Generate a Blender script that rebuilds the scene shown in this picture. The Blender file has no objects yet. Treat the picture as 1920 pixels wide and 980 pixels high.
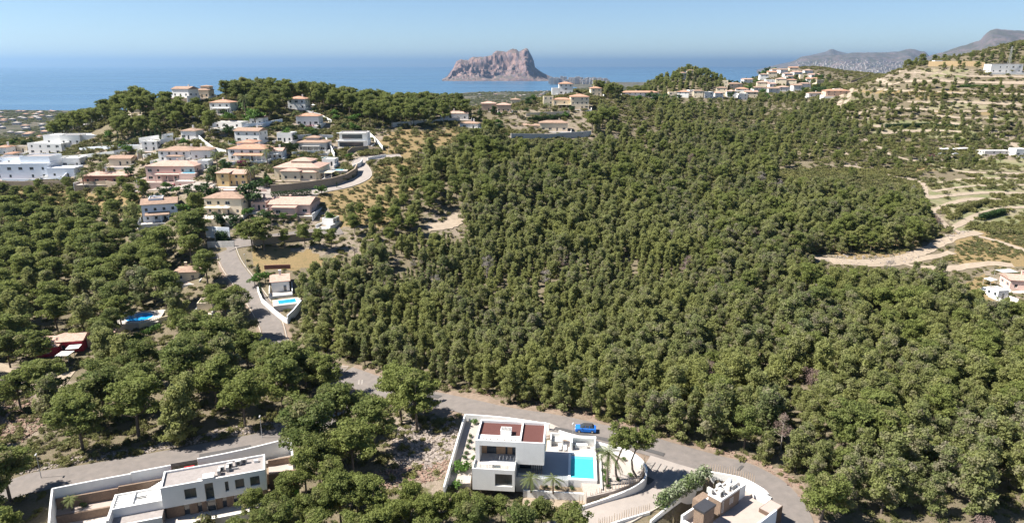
import bpy, math, random
import numpy as np
from mathutils import Vector
random.seed(7); rng = np.random.default_rng(7)
S = bpy.context.scene; COL = S.collection
R = math.radians
# ------------------------------------------------ camera, sky, sun, exposure
F = 1280.0; PIT = R(16.0); CZ = 160.0
CP, SP = math.cos(PIT), math.sin(PIT)
cam = bpy.data.cameras.new('camera'); cam.lens = 24; cam.sensor_width = 36; cam.clip_start = 1; cam.clip_end = 120000
co = bpy.data.objects.new('camera', cam); COL.objects.link(co)
co.location = (0, 0, CZ); co.rotation_euler = (math.pi/2-PIT, 0, 0); S.camera = co
SUN_EL, SUN_AZ = 51.0, -97.0          # azimuth clockwise from +Y: the sun stands on the left, a little behind
W = bpy.data.worlds.new('World'); S.world = W; W.use_nodes = True
nt = W.node_tree; bg = nt.nodes['Background']; sk = nt.nodes.new('ShaderNodeTexSky')
sk.sky_type = 'NISHITA'; sk.sun_disc = False; sk.sun_elevation = R(SUN_EL); sk.sun_rotation = R(SUN_AZ)
sk.altitude = 160; sk.air_density = 0.75; sk.dust_density = 0.0; sk.ozone_density = 4.0
nt.links.new(sk.outputs[0], bg.inputs[0]); bg.inputs[1].default_value = 0.050
sl = bpy.data.lights.new('sun', 'SUN'); sl.energy = 4.8; sl.angle = R(0.5); sl.color = (1, .95, .87)
so = bpy.data.objects.new('sun', sl); COL.objects.link(so)
sd = Vector((math.sin(R(SUN_AZ))*math.cos(R(SUN_EL)), math.cos(R(SUN_AZ))*math.cos(R(SUN_EL)), math.sin(R(SUN_EL))))
so.rotation_euler = sd.to_track_quat('Z', 'Y').to_euler(); so.location = (0, 0, 900)
S.view_settings.view_transform = 'Standard'; S.view_settings.look = 'None'; S.view_settings.exposure = 1.43; S.view_settings.gamma = 1
S.cycles.max_bounces = 6; S.cycles.diffuse_bounces = 4; S.cycles.glossy_bounces = 2; S.cycles.transmission_bounces = 2
S.cycles.transparent_max_bounces = 4; S.cycles.volume_bounces = 0; S.cycles.use_denoising = True
# ------------------------------------------------ pixel <-> place
def ray(px, py):
    u = (px-960)/F; v = (490-py)/F
    return u, CP+v*SP, -SP+v*CP
def at(px, py, D):
    u, a, b = ray(px, py); t = D/a
    return Vector((u*t, D, CZ+b*t))
def zat(px, py, z):
    u, a, b = ray(px, py); t = (z-CZ)/b
    return Vector((u*t, a*t, z))
def proj(x, y, z):
    z = z-CZ; d = y*CP-z*SP; up = y*SP+z*CP
    return 960+F*x/d, 490-F*up/d
def inpoly(px, py, poly):
    px = np.asarray(px, float); py = np.asarray(py, float); r = np.zeros(px.shape, bool); n = len(poly)
    for i in range(n):
        x1, y1 = poly[i]; x2, y2 = poly[(i+1) % n]
        if y1 == y2: continue
        c = ((y1 > py) != (y2 > py)) & (px < (x2-x1)*(py-y1)/(y2-y1)+x1); r ^= c
    return r
# ------------------------------------------------ object helpers
def tag(o, label=None, cat=None, group=None, kind=None):
    if label: o['label'] = label
    if cat: o['category'] = cat
    if group: o['group'] = group
    if kind: o['kind'] = kind
    return o
def empty(name, loc, rz=0, **k):
    o = bpy.data.objects.new(name, None); COL.objects.link(o); o.location = loc; o.rotation_euler = (0, 0, rz); o.empty_display_size = .5
    return tag(o, **k)
def link(name, me, parent=None, loc=None, rz=None, **k):
    o = bpy.data.objects.new(name, me); COL.objects.link(o)
    if parent: o.parent = parent
    if loc is not None: o.location = loc
    if rz is not None: o.rotation_euler = (0, 0, rz)
    return tag(o, **k)
class MB:
    def __init__(s): s.v = []; s.f = []; s.m = []
    def add(s, vs, fs, mi=0):
        b = len(s.v); s.v += [tuple(v) for v in vs]; s.f += [tuple(b+i for i in f) for f in fs]; s.m += [mi]*len(fs); return s
    def box(s, x0, x1, y0, y1, z0, z1, mi=0):
        return s.add([(x0,y0,z0),(x1,y0,z0),(x1,y1,z0),(x0,y1,z0),(x0,y0,z1),(x1,y0,z1),(x1,y1,z1),(x0,y1,z1)],
                     [(0,3,2,1),(4,5,6,7),(0,1,5,4),(1,2,6,5),(2,3,7,6),(3,0,4,7)], mi)
    def prism(s, pts, z0, z1, mi=0):
        n = len(pts); f0 = z0 if hasattr(z0, '__len__') else [z0]*n; f1 = z1 if hasattr(z1, '__len__') else [z1]*n
        vs = [(p[0], p[1], f0[i]) for i, p in enumerate(pts)]+[(p[0], p[1], f1[i]) for i, p in enumerate(pts)]
        a = sum(pts[i][0]*pts[(i+1) % n][1]-pts[(i+1) % n][0]*pts[i][1] for i in range(n))
        fs = [tuple(range(n, 2*n)), tuple(range(n-1, -1, -1))]+[(i, (i+1) % n, n+(i+1) % n, n+i) for i in range(n)]
        if a < 0: fs = [tuple(reversed(f)) for f in fs]
        return s.add(vs, fs, mi)
    def tube(s, pts, rad, n=7, mi=0, cap=True):
        pts = [Vector(p) for p in pts]; b = []
        for i, p in enumerate(pts):
            d = (pts[min(i+1, len(pts)-1)]-pts[max(i-1, 0)]).normalized()
            u = d.cross(Vector((0, 1, .01))).normalized() if abs(d.y) < .95 else d.cross(Vector((1, 0, 0))).normalized(); w = d.cross(u)
            r = rad[i] if hasattr(rad, '__len__') else rad
            b += [p+u*(r*math.cos(2*math.pi*k/n))+w*(r*math.sin(2*math.pi*k/n)) for k in range(n)]
        fs = [(i*n+k, i*n+(k+1) % n, (i+1)*n+(k+1) % n, (i+1)*n+k) for i in range(len(pts)-1) for k in range(n)]
        if cap: fs += [tuple(range(n-1, -1, -1)), tuple((len(pts)-1)*n+k for k in range(n))]
        return s.add(b, fs, mi)
    def mesh(s, name, mats):
        me = bpy.data.meshes.new(name); me.from_pydata(s.v, [], s.f)
        for m in (mats if isinstance(mats, (list, tuple)) else [mats]): me.materials.append(m)
        if len(me.materials) > 1: me.polygons.foreach_set('material_index', s.m)
        me.update(); return me
    def build(s, name, mats, parent=None, loc=None, rz=None, **k): return link(name, s.mesh(name, mats), parent, loc, rz, **k)
# ------------------------------------------------ materials
def nd(nt, t, **k):
    n = nt.nodes.new(t)
    for a, b in k.items():
        if a.startswith('i_'): n.inputs[int(a[2:]) if a[2:].isdigit() else a[2:]].default_value = b
        else: setattr(n, a, b)
    return n
def mixc(nt, f, a, b):
    m = nt.nodes.new('ShaderNodeMix'); m.data_type = 'RGBA'
    for i, v in ((0, f), (6, a), (7, b)):
        if hasattr(v, 'links') or hasattr(v, 'is_linked'): nt.links.new(v, m.inputs[i])
        else: m.inputs[i].default_value = v if i == 0 else (*v, 1)
    return m.outputs[2]
def noise_(nt, sc, det=4, rough=.6, vec=None, dist=0):
    n = nd(nt, 'ShaderNodeTexNoise'); n.inputs['Scale'].default_value = sc; n.inputs['Detail'].default_value = det; n.inputs['Roughness'].default_value = rough
    n.inputs['Distortion'].default_value = dist
    if vec is not None: nt.links.new(vec, n.inputs['Vector'])
    return n.outputs['Fac']
def ramp(nt, v, a, b):
    m = nd(nt, 'ShaderNodeMapRange', clamp=True); nt.links.new(v, m.inputs[0]); m.inputs[1].default_value = a; m.inputs[2].default_value = b
    return m.outputs[0]
def newmat(name):
    m = bpy.data.materials.new(name); m.use_nodes = True; nt = m.node_tree; p = nt.nodes['Principled BSDF']
    g = nt.nodes.new('ShaderNodeNewGeometry'); return m, nt, p, g.outputs['Position']
MT = {}
def M(name, col, rough=.8, col2=None, sc=1.2, bump=0, bsc=None, spec=.3, metal=0, stain=.12):
    if name in MT: return MT[name]
    m, nt, p, pos = newmat(name); c2 = col2 or tuple(c*.78 for c in col)
    n1 = ramp(nt, noise_(nt, sc, 6, .65, pos), .3, .7)
    c = mixc(nt, n1, col, c2)
    if stain:
        st = nd(nt, 'ShaderNodeMapping'); nt.links.new(pos, st.inputs[0]); st.inputs['Scale'].default_value = (.9, .9, .25)
        s = ramp(nt, noise_(nt, 1.1, 5, .7, st.outputs[0]), .55, .8)
        k = nd(nt, 'ShaderNodeMath', operation='MULTIPLY'); nt.links.new(s, k.inputs[0]); k.inputs[1].default_value = stain
        c = mixc(nt, k.outputs[0], c, (.22, .19, .15))
    nt.links.new(c, p.inputs['Base Color']); p.inputs['Roughness'].default_value = rough
    p.inputs['Specular IOR Level'].default_value = spec; p.inputs['Metallic'].default_value = metal
    if bump:
        b = nd(nt, 'ShaderNodeBump'); b.inputs['Strength'].default_value = bump; b.inputs['Distance'].default_value = .1
        nt.links.new(noise_(nt, bsc or sc*6, 5, .6, pos), b.inputs['Height']); nt.links.new(b.outputs[0], p.inputs['Normal'])
    MT[name] = m; return m
def leafmat(name, ca, cb, cc, trans=.25, sc=.5):
    """needles / leaves: two greens by object and clump, some dry twigs"""
    m, nt, p, pos = newmat(name)
    oi = nd(nt, 'ShaderNodeObjectInfo'); at_ = nd(nt, 'ShaderNodeAttribute', attribute_name='tone')
    c = mixc(nt, oi.outputs['Random'], ca, cb)
    pn = ramp(nt, noise_(nt, .03, 4, .6, pos), .38, .62)
    c = mixc(nt, at_.outputs['Fac'], c, cc)
    n = ramp(nt, noise_(nt, sc, 3, .6, pos), .35, .7)
    c = mixc(nt, pn, c, tuple(q*f for q, f in zip(ca, (1.02, 1.0, 1.05)))) if sc > 0 else c
    hs = nd(nt, 'ShaderNodeHueSaturation'); nt.links.new(c, hs.inputs['Color'])
    vv = nd(nt, 'ShaderNodeMapRange'); nt.links.new(n, vv.inputs[0]); vv.inputs[3].default_value = .85; vv.inputs[4].default_value = 1.2
    nt.links.new(vv.outputs[0], hs.inputs['Value']); c = hs.outputs[0]
    nt.links.new(c, p.inputs['Base Color']); p.inputs['Roughness'].default_value = .7; p.inputs['Specular IOR Level'].default_value = .15
    tr = nd(nt, 'ShaderNodeBsdfTranslucent'); nt.links.new(c, tr.inputs[0]); mx = nd(nt, 'ShaderNodeMixShader'); mx.inputs[0].default_value = trans
    nt.links.new(p.outputs[0], mx.inputs[1]); nt.links.new(tr.outputs[0], mx.inputs[2]); nt.links.new(mx.outputs[0], nt.nodes['Material Output'].inputs[0])
    MT[name] = m; return m
# ------------------------------------------------ terrain height: control points (photo column, row, metres ahead)
CPTS = [
 (-60,980,102),(-60,900,113),(-60,800,134),(-60,700,160),(-60,600,200),(-60,500,250),(-60,420,290),(-60,352,320),(-60,335,327),(-60,285,370),(-60,262,430),
 (100,980,100),(100,900,112),(100,850,122),(100,800,133),(100,700,162),(100,600,200),(100,500,250),(100,420,290),(100,352,318),(100,336,325),(100,285,368),(100,262,400),
 (250,980,99),(250,875,117),(250,800,134),(250,700,160),(250,600,198),(250,500,242),(250,420,275),(250,350,306),(250,300,338),(250,265,352),(250,235,370),(250,208,388),
 (400,980,98),(400,850,122),(400,780,136),(400,700,158),(400,640,180),(400,560,205),(400,490,230),(400,440,245),(400,400,262),(400,350,288),(400,320,305),(400,280,335),(400,240,360),(400,210,390),(400,178,425),
 (600,980,99),(600,880,116),(600,780,140),(600,680,170),(600,600,190),(600,530,215),(600,460,240),(600,400,265),(600,350,290),(600,300,328),(600,270,350),(600,230,390),(600,192,430),
 (850,980,97),(850,905,110),(850,800,130),(850,740,148),(850,650,176),(850,560,206),(850,500,235),(850,430,262),(850,400,275),(850,350,300),(850,290,350),(850,245,400),(850,215,450),(850,205,500),
 (1040,980,98.5),(1040,930,106.6),(1040,860,116),(1040,800,128.5),(1040,700,158),(1040,600,198),(1040,500,240),(1040,420,280),(1040,350,320),(1040,300,370),(1040,250,430),(1040,215,470),(1040,192,510),(1040,180,590),
 (1240,980,97),(1240,900,111),(1240,850,119),(1240,750,143),(1240,650,175),(1240,550,215),(1240,450,270),(1240,380,320),(1240,300,400),(1240,250,470),(1240,215,560),(1240,195,640),(1240,180,740),(1240,158,800),
 (1400,1000,95),(1400,920,107),(1400,870,116),(1400,800,133),(1400,700,160),(1400,600,195),(1400,500,245),(1400,450,275),(1400,400,320),(1400,350,370),(1400,300,440),(1400,260,510),(1400,230,580),(1400,200,680),(1400,188,760),(1400,172,850),(1400,155,950),(1420,141,1050),
 (1300,182,730),(1300,158,770),(1300,136,800),
 (1500,130,1150),(1500,150,1000),(1500,175,860),(1560,165,900),
 (1560,980,98),(1560,800,132),(1560,600,198),(1560,500,248),(1560,440,290),(1560,380,340),(1560,320,410),(1560,270,490),(1560,230,560),(1560,195,640),(1560,175,720),
 (1720,980,98),(1720,800,131),(1720,650,182),(1720,540,232),(1720,480,268),(1720,440,295),(1720,400,325),(1720,350,380),(1720,330,410),(1720,300,450),(1720,270,500),(1720,240,550),(1720,210,580),(1720,190,600),(1720,155,640),(1720,138,670),(1720,120,705),
 (1920,980,99),(1920,800,131),(1920,650,184),(1920,570,218),(1920,500,255),(1920,440,300),(1920,400,335),(1920,340,400),(1920,290,470),(1920,250,540),(1920,200,590),(1920,155,625),(1920,137,655),(1920,110,690),(1920,75,770),
 (2200,980,99),(2200,700,168),(2200,500,260),(2200,340,410),(2200,250,550),(2200,155,630),(2200,60,780),
 (-350,980,103),(-350,700,165),(-350,500,255),(-350,350,330),(-350,280,400)]
EXT = []   # (x/y, y, z)
for a in (-1.3, -.8, -.3, .2, .7, 1.3): EXT.append((a, 40, 84)); EXT.append((a, 70, 85))
for a in (-.9, -.68, -.55): EXT += [(a, 560, 78), (a, 800, 40), (a, 1150, 12), (a, 1600, 9), (a, 2150, 8), (a, 2700, -2), (a, 3300, -14)]
for a in (-.42, -.25, -.12): EXT += [(a, 600, 88), (a, 850, 45), (a, 1200, 12), (a, 1700, 9), (a, 2400, 8), (a, 3100, 4), (a, 3900, -10)]
for a in (-.05, .04): EXT += [(a, 640, 92), (a, 850, 60), (a, 1200, 25), (a, 2000, 14), (a, 2900, 18), (a, 3700, 14), (a, 4300, 3), (a, 4900, -8)]
for a in (.1, .14): EXT += [(a, 680, 130), (a, 850, 105), (a, 1150, 60), (a, 2000, 20), (a, 3200, 28), (a, 4500, 12), (a, 5600, 2), (a, 6500, 2)]
for a in (.22, .3): EXT += [(a, 880, 138), (a, 1050, 95), (a, 1400, 50), (a, 2500, 20), (a, 5000, 5), (a, 6500, 2)]
for a in (.45,): EXT += [(a, 1300, 120), (a, 1700, 70), (a, 2600, 30), (a, 5000, 12), (a, 6500, 5)]
for a in (.62, .8, 1.2): EXT += [(a, 850, 170 if a > .7 else 150), (a, 1050, 140), (a, 1400, 110), (a, 2200, 60), (a, 5000, 30), (a, 6500, 20)]
P = []
for px, py, D in CPTS:
    p = at(px, py, D); P.append((p.x/p.y, p.y, p.z))
P = np.array(P+EXT); KA = 1.6
AX = P[:, 0]*KA; AS = np.log(P[:, 1]); AZ = P[:, 2]
def ker(d): return np.where(d > 1e-9, d*d*np.log(d+1e-12), 0)
n = len(P); A = np.zeros((n+3, n+3)); dd = np.hypot(AX[:, None]-AX[None], AS[:, None]-AS[None])
A[:n, :n] = ker(dd)+np.eye(n)*2e-3; A[:n, n] = 1; A[:n, n+1] = AX; A[:n, n+2] = AS; A[n:, :n] = A[:n, n:].T
WT = np.linalg.solve(A, np.r_[AZ, 0, 0, 0])
NA, NS = 470, 470; A0, A1 = -1.25, 1.25; S0, S1 = math.log(40), math.log(7000)
ga = np.linspace(A0, A1, NA); gs = np.linspace(S0, S1, NS)
GA, GS = np.meshgrid(ga, gs)
H = np.zeros_like(GA)
for j in range(NS):
    d = np.hypot(GA[j][:, None]*KA-AX[None], GS[j][:, None]-AS[None])
    H[j] = ker(d)@WT[:n]+WT[n]+WT[n+1]*GA[j]*KA+WT[n+2]*GS[j]
GY = np.exp(GS); GX = GA*GY
def vnoise(x, y, s, seed=0):
    x = x/s+seed*17.3; y = y/s-seed*9.1; xi = np.floor(x).astype(int); yi = np.floor(y).astype(int); fx = x-xi; fy = y-yi
    fx = fx*fx*(3-2*fx); fy = fy*fy*(3-2*fy)
    def h(a, b): k = (a*374761393+b*668265263+seed*1442695) & 0x7fffffff; k = ((k ^ (k >> 13))*1274126177) & 0x7fffffff; return ((k ^ (k >> 16)) & 0xffff)/65535.
    return (h(xi, yi)*(1-fx)+h(xi+1, yi)*fx)*(1-fy)+(h(xi, yi+1)*(1-fx)+h(xi+1, yi+1)*fx)*fy
# terraces on the right-hand hill: real steps
TM = np.clip((GA-.33)/.06, 0, 1)*np.clip((GY-290)/30, 0, 1)*np.clip((720-GY)/60, 0, 1)
ST = 3.6; q = H/ST; fr = q-np.floor(q); stp = (np.floor(q)+np.clip((fr-.62)/.38, 0, 1))*ST
H = H+TM*(stp-H)*.85
far = np.clip((GY-900)/500, 0, 1)
H = H+far*(vnoise(GX, GY, 240, 3)-.5)*np.clip(H, 0, 30)*.7
H = H+(1-far)*(vnoise(GX, GY, 9, 1)-.5)*.5*np.clip((GY-60)/60, 0, 1)*(TM < .5)
def lot(pix, zp, z):
    w = [tuple(zat(*q, zp))[:2] for q in pix]; m = inpoly(GX, GY, w); H[m] = np.minimum(H[m], z)
_c, _s = math.cos(R(19.5)), math.sin(R(19.5)); _w = [(-60.7+_c*a-_s*b, 102.4+_s*a+_c*b) for a, b in ((-18.2, 9.2), (22.5, 11.2), (23.2, -12), (-19.5, -12))]; _m = inpoly(GX, GY, _w); H[_m] = np.minimum(H[_m], 82.2)
lot([(885,905),(1000,900),(1125,905),(1140,925),(1080,955),(885,950)], 86, 84.4)
lot([(1235,990),(1300,925),(1330,902),(1392,908),(1425,932),(1436,985),(1436,1050),(1200,1050)], 86, 84.0)
def hgt(x, y):
    x = np.asarray(x, float); y = np.maximum(np.asarray(y, float), 41)
    i = np.clip((x/y-A0)/(A1-A0)*(NA-1), 0, NA-1.001); j = np.clip((np.log(y)-S0)/(S1-S0)*(NS-1), 0, NS-1.001)
    a = i.astype(int); b = j.astype(int); fi = i-a; fj = j-b
    return (H[b, a]*(1-fi)+H[b, a+1]*fi)*(1-fj)+(H[b+1, a]*(1-fi)+H[b+1, a+1]*fi)*fj
def G(px, py, far=6500):
    """where the line of sight through a photo point meets the ground"""
    u, a, b = ray(px, py); D = np.exp(np.linspace(math.log(60), math.log(far), 1600)); t = D/a
    below = (CZ+b*t) < hgt(u*t, D); k = int(np.argmax(below)) if below.any() else len(D)-1
    return Vector((u*t[k], D[k], float(hgt(u*t[k], D[k]))))
# ------------------------------------------------ ground sheet
PXG, PYG = proj(GX, GY, H)
WN = 1+300/np.maximum(GY, 60); PXG = PXG+(vnoise(GX, GY, 7, 31)-.5)*14*WN+(vnoise(GX, GY, 2.5, 33)-.5)*6*WN; PYG = PYG+(vnoise(GX, GY, 7, 35)-.5)*6*WN
def zone(polys, ymax=900, soft=0):
    m = np.zeros(GX.shape)
    for p in polys: m = np.maximum(m, inpoly(PXG, PYG, p))
    return m*(GY < ymax)
Z_DRY = zone([[(700,252),(860,238),(870,278),(770,300),(705,292)], [(590,372),(690,332),(700,312),(790,300),(800,345),(740,400),(700,440),(620,425)], [(452,472),(600,455),(650,470),(570,505),(478,512)],
    [(50,352),(262,358),(262,400),(30,410),(-80,400)], [(1780,440),(1960,400),(1990,490),(1790,500)], [(1540,470),(1700,440),(1740,470),(1600,485)], [(1880,500),(1990,500),(1990,560),(1830,560),(1810,520)]])
Z_PALE = zone([[(795,400),(875,398),(890,445),(790,440)], [(690,880),(855,855),(835,925),(700,922)], [(-140,640),(40,668),(135,710),(140,745),(-140,745)], [(-140,745),(70,745),(120,800),(40,840),(-140,850)],
    [(1560,300),(1640,312),(1740,335),(1740,352),(1640,338),(1560,325)], [(1820,235),(1870,240),(1990,290),(1990,300),(1850,262)], [(1740,285),(1990,280),(1990,300),(1740,302)],
    [(1840,500),(1990,505),(1990,600),(1880,570)], [(640,430),(700,425),(740,480),(640,480)], [(560,440),(640,432),(640,480),(560,470)], [(1590,140),(1700,128),(1990,130),(1990,146),(1600,152)], [(380,380),(600,370),(620,430),(380,440)],
    [(730,770),(860,775),(850,880),(720,880)], [(260,340),(620,345),(600,372),(260,372)], [(940,250),(1110,240),(1110,262),(960,272)], [(960,205),(1110,205),(1110,240),(960,240)], [(430,235),(720,225),(720,300),(580,345),(430,345)], [(0,285),(430,245),(430,345),(0,345)]])
_bd = np.floor(q); _bh = (np.abs(np.sin(_bd*12.9898+np.floor(GX/70)*4.1)*43758.5) % 1); Z_BAND = TM*(_bh > .55)*(vnoise(GX, GY, 35, 41) > .35)*(fr < .55)
Z_FARM = zone([[(1745,300),(1990,296),(1990,322),(1745,318)], [(1720,338),(1990,322),(1990,402),(1800,440),(1745,400)], [(1620,225),(1850,232),(1860,262),(1640,258)]])
def meshgrid_obj(name, X, Y, Z, mat, **k):
    r, c = X.shape; me = bpy.data.meshes.new(name); me.vertices.add(r*c); me.vertices.foreach_set('co', np.stack([X, Y, Z], -1).astype(np.float32).ravel())
    i = np.arange(r-1)[:, None]*c+np.arange(c-1)[None]; q = np.stack([i, i+1, i+c+1, i+c], -1).reshape(-1, 4); m = len(q)
    me.loops.add(m*4); me.loops.foreach_set('vertex_index', q.ravel().astype(np.int32)); me.polygons.add(m)
    me.polygons.foreach_set('loop_start', np.arange(0, m*4, 4, dtype=np.int32)); me.polygons.foreach_set('loop_total', np.full(m, 4, np.int32))
    me.polygons.foreach_set('use_smooth', np.ones(m, bool)); me.materials.append(mat); me.update(calc_edges=True); me.validate()
    return link(name, me, **k)
m, nt, p, pos = newmat('earth'); zc = nd(nt, 'ShaderNodeAttribute', attribute_name='zone'); sp = nd(nt, 'ShaderNodeSeparateColor'); nt.links.new(zc.outputs['Color'], sp.inputs[0])
nb = noise_(nt, .35, 6, .7, pos); nf = noise_(nt, 2.2, 6, .7, pos); nl = noise_(nt, .05, 5, .6, pos)
base = mixc(nt, ramp(nt, nf, .35, .65), (.17, .13, .10), (.11, .105, .055)); base = mixc(nt, ramp(nt, nb, .5, .7), base, (.18, .145, .10))
def edge(ch):
    a = nd(nt, 'ShaderNodeMath', operation='ADD'); nt.links.new(sp.outputs[ch], a.inputs[0]); b = nd(nt, 'ShaderNodeMath', operation='MULTIPLY_ADD'); nt.links.new(nb, b.inputs[0]); b.inputs[1].default_value = 1.1; b.inputs[2].default_value = -.55
    nt.links.new(b.outputs[0], a.inputs[1]); return ramp(nt, a.outputs[0], .42, .58)
dry = mixc(nt, ramp(nt, nf, .35, .65), (.26, .18, .09), (.17, .135, .07)); dry = mixc(nt, ramp(nt, nb, .52, .72), dry, (.14, .125, .06))
pale = mixc(nt, ramp(nt, nf, .3, .7), (.27, .22, .175), (.18, .145, .11)); pale = mixc(nt, ramp(nt, nb, .48, .62), pale, (.10, .095, .045))
farm = mixc(nt, ramp(nt, nl, .4, .6), (.25, .215, .14), (.15, .16, .075)); farm = mixc(nt, ramp(nt, nf, .55, .7), farm, (.14, .13, .07))
c = mixc(nt, edge(0), base, dry); c = mixc(nt, edge(1), c, pale); c = mixc(nt, edge(2), c, farm)
g2 = nd(nt, 'ShaderNodeNewGeometry'); sn = nd(nt, 'ShaderNodeSeparateXYZ'); nt.links.new(g2.outputs['Normal'], sn.inputs[0])
spx = nd(nt, 'ShaderNodeSeparateXYZ'); nt.links.new(pos, spx.inputs[0])
dist = ramp(nt, spx.outputs[1], 950, 1300)
fc = mixc(nt, ramp(nt, noise_(nt, .012, 6, .65, pos), .4, .6), (.045, .048, .026), (.12, .10, .075)); c = mixc(nt, dist, c, fc)
trs = nd(nt, 'ShaderNodeMath', operation='MULTIPLY'); nt.links.new(ramp(nt, sn.outputs[2], .93, .84), trs.inputs[0]); nt.links.new(ramp(nt, spx.outputs[0], 90, 140), trs.inputs[1])
c = mixc(nt, trs.outputs[0], c, (.29, .24, .175))
nt.links.new(c, p.inputs['Base Color']); p.inputs['Roughness'].default_value = .95; p.inputs['Specular IOR Level'].default_value = .1
bp = nd(nt, 'ShaderNodeBump'); bp.inputs['Strength'].default_value = .8; bp.inputs['Distance'].default_value = .35; nt.links.new(nf, bp.inputs['Height']); nt.links.new(bp.outputs[0], p.inputs['Normal'])
EARTH = m
gr = meshgrid_obj('ground', GX, GY, H, EARTH, kind='structure')
ca = gr.data.color_attributes.new('zone', 'FLOAT_COLOR', 'POINT')
ca.data.foreach_set('color', np.stack([np.maximum(Z_DRY, Z_BAND*(_bh > .8)), Z_PALE, np.maximum(Z_FARM, Z_BAND*(_bh <= .8)), np.ones_like(Z_DRY)], -1).astype(np.float32).ravel())
# ------------------------------------------------ sea
m, nt, p, pos = newmat('sea_water'); mp = nd(nt, 'ShaderNodeMapping'); nt.links.new(pos, mp.inputs[0]); mp.inputs['Scale'].default_value = (.12, 1, 1)
st = noise_(nt, .0022, 5, .6, mp.outputs[0]); c = mixc(nt, ramp(nt, st, .35, .65), (.03, .085, .155), (.07, .14, .215))
nt.links.new(c, p.inputs['Base Color']); p.inputs['IOR'].default_value = 1.33
rr = nd(nt, 'ShaderNodeMapRange'); nt.links.new(st, rr.inputs[0]); rr.inputs[1].default_value = .35; rr.inputs[2].default_value = .65; rr.inputs[3].default_value = .22; rr.inputs[4].default_value = .42
nt.links.new(rr.outputs[0], p.inputs['Roughness'])
b1 = nd(nt, 'ShaderNodeBump'); b1.inputs['Strength'].default_value = .35; b1.inputs['Distance'].default_value = 4; nt.links.new(noise_(nt, .03, 6, .6, pos), b1.inputs['Height']); nt.links.new(b1.outputs[0], p.inputs['Normal'])
SEA = m
MB().add([(-70000, 900, 0), (70000, 900, 0), (70000, 90000, 0), (-70000, 90000, 0)], [(0, 1, 2, 3)]).build('sea', SEA, kind='structure')
# ------------------------------------------------ headland and mountains
def rockmat(name, a, b, veg, sc, vs=.6):
    m, nt, p, pos = newmat(name); mp = nd(nt, 'ShaderNodeMapping'); nt.links.new(pos, mp.inputs[0]); mp.inputs['Scale'].default_value = (1, 1, .35)
    n1 = noise_(nt, sc, 8, .7, mp.outputs[0]); c = mixc(nt, ramp(nt, n1, .4, .6), a, b)
    g = nd(nt, 'ShaderNodeNewGeometry'); s = nd(nt, 'ShaderNodeSeparateXYZ'); nt.links.new(g.outputs['Normal'], s.inputs[0])
    n2 = noise_(nt, sc*1.7, 6, .7, pos); k = nd(nt, 'ShaderNodeMath', operation='MULTIPLY'); nt.links.new(ramp(nt, s.outputs[2], vs-.2, vs+.15), k.inputs[0]); nt.links.new(ramp(nt, n2, .42, .55), k.inputs[1])
    c = mixc(nt, k.outputs[0], c, veg); nt.links.new(c, p.inputs['Base Color']); p.inputs['Roughness'].default_value = .95
    b_ = nd(nt, 'ShaderNodeBump'); b_.inputs['Strength'].default_value = 1; b_.inputs['Distance'].default_value = .25/sc; nt.links.new(n1, b_.inputs['Height']); nt.links.new(b_.outputs[0], p.inputs['Normal'])
    return m
def ridge(name, sil, D, front, back, mat, nx, ny, prof, amp, nscale, seed, wobble=0, **k):
    xs = np.linspace(sil[0][0], sil[-1][0], nx); top = np.interp(xs, [s[0] for s in sil], [s[1] for s in sil])
    if k.get('smooth'): pass
    X = np.zeros((ny, nx)); Y = X.copy(); Z = X.copy()
    for i, (px, py) in enumerate(zip(xs, top)):
        pt = at(px, py, D); h = max(pt.z, 1)
        for j in range(ny):
            t = j/(ny-1)*2     # 0..1 front rise, 1..2 back
            if t <= 1: y = D-front*(1-t); f = np.interp(t, prof[0], prof[1])
            else: y = D+back*(t-1); f = 1-(t-1)**1.3
            X[j, i] = pt.x/D*y; Y[j, i] = y; Z[j, i] = h*f
    jj = np.linspace(0, 2, ny)[:, None]; env = np.sin(np.clip(jj, 0, 1)*math.pi)*(jj <= 1)+.3*(jj > 1)
    hh = Z.max(0)[None]; nn = 0
    for o in range(5):
        s = nscale/2**o; v = vnoise(X+Z*.6, Y*1.0+Z*.4, s, seed+o); nn = nn+(1-abs(2*v-1))*.55**o
    nn = nn-nn.mean(); Z = Z+nn*amp*env*np.clip(hh/150, .15, 1.2); Y = Y-nn*amp*1.3*env
    Z[0] = -20; Z = np.where(jj >= 1.999, -20, Z)
    return meshgrid_obj(name, X, Y, Z, mat, kind='structure')
ROCK = rockmat('headland_rock_face', (.24, .15, .125), (.11, .085, .095), (.07, .065, .045), .02, .78)
ridge('headland_rock', [(829,149.6),(833,147),(840,143),(850,128),(855,117),(860,113),(864,111),(870,112.5),(878,113),(881,110),(885,108),(896,109),(907,107.5),(916,106),(923,104),(928,99),(932,96),(942,96.5),(950,97.5),(956,93.5),(962,91.7),(968,92.5),(973,97),(979,93.5),(984,91),(987,90),(990,92),(993,98),(997,105),(1001,114),(1003,127),(1010,132),(1017,137),(1025,141),(1033,144),(1044,148),(1052,149.8)],
      8150, 620, 520, ROCK, 300, 120, ([0, .04, .3, .55, .7, .82, .93, 1], [0, .07, .26, .45, .56, .86, .97, 1]), 85, 240, 5)
MTN = rockmat('far_mountain_rock', (.17, .125, .115), (.10, .085, .085), (.07, .068, .05), .004, .7)
ridge('mountain_far', [(1420,131),(1450,124),(1480,117),(1510,106),(1530,102),(1548,98),(1556,93.5),(1562,93),(1570,97),(1590,101),(1640,101),(1700,101),(1760,108)], 17500, 3000, 2500, MTN, 120, 30, ([0, .5, 1], [0, .4, 1]), 90, 1500, 11)
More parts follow.
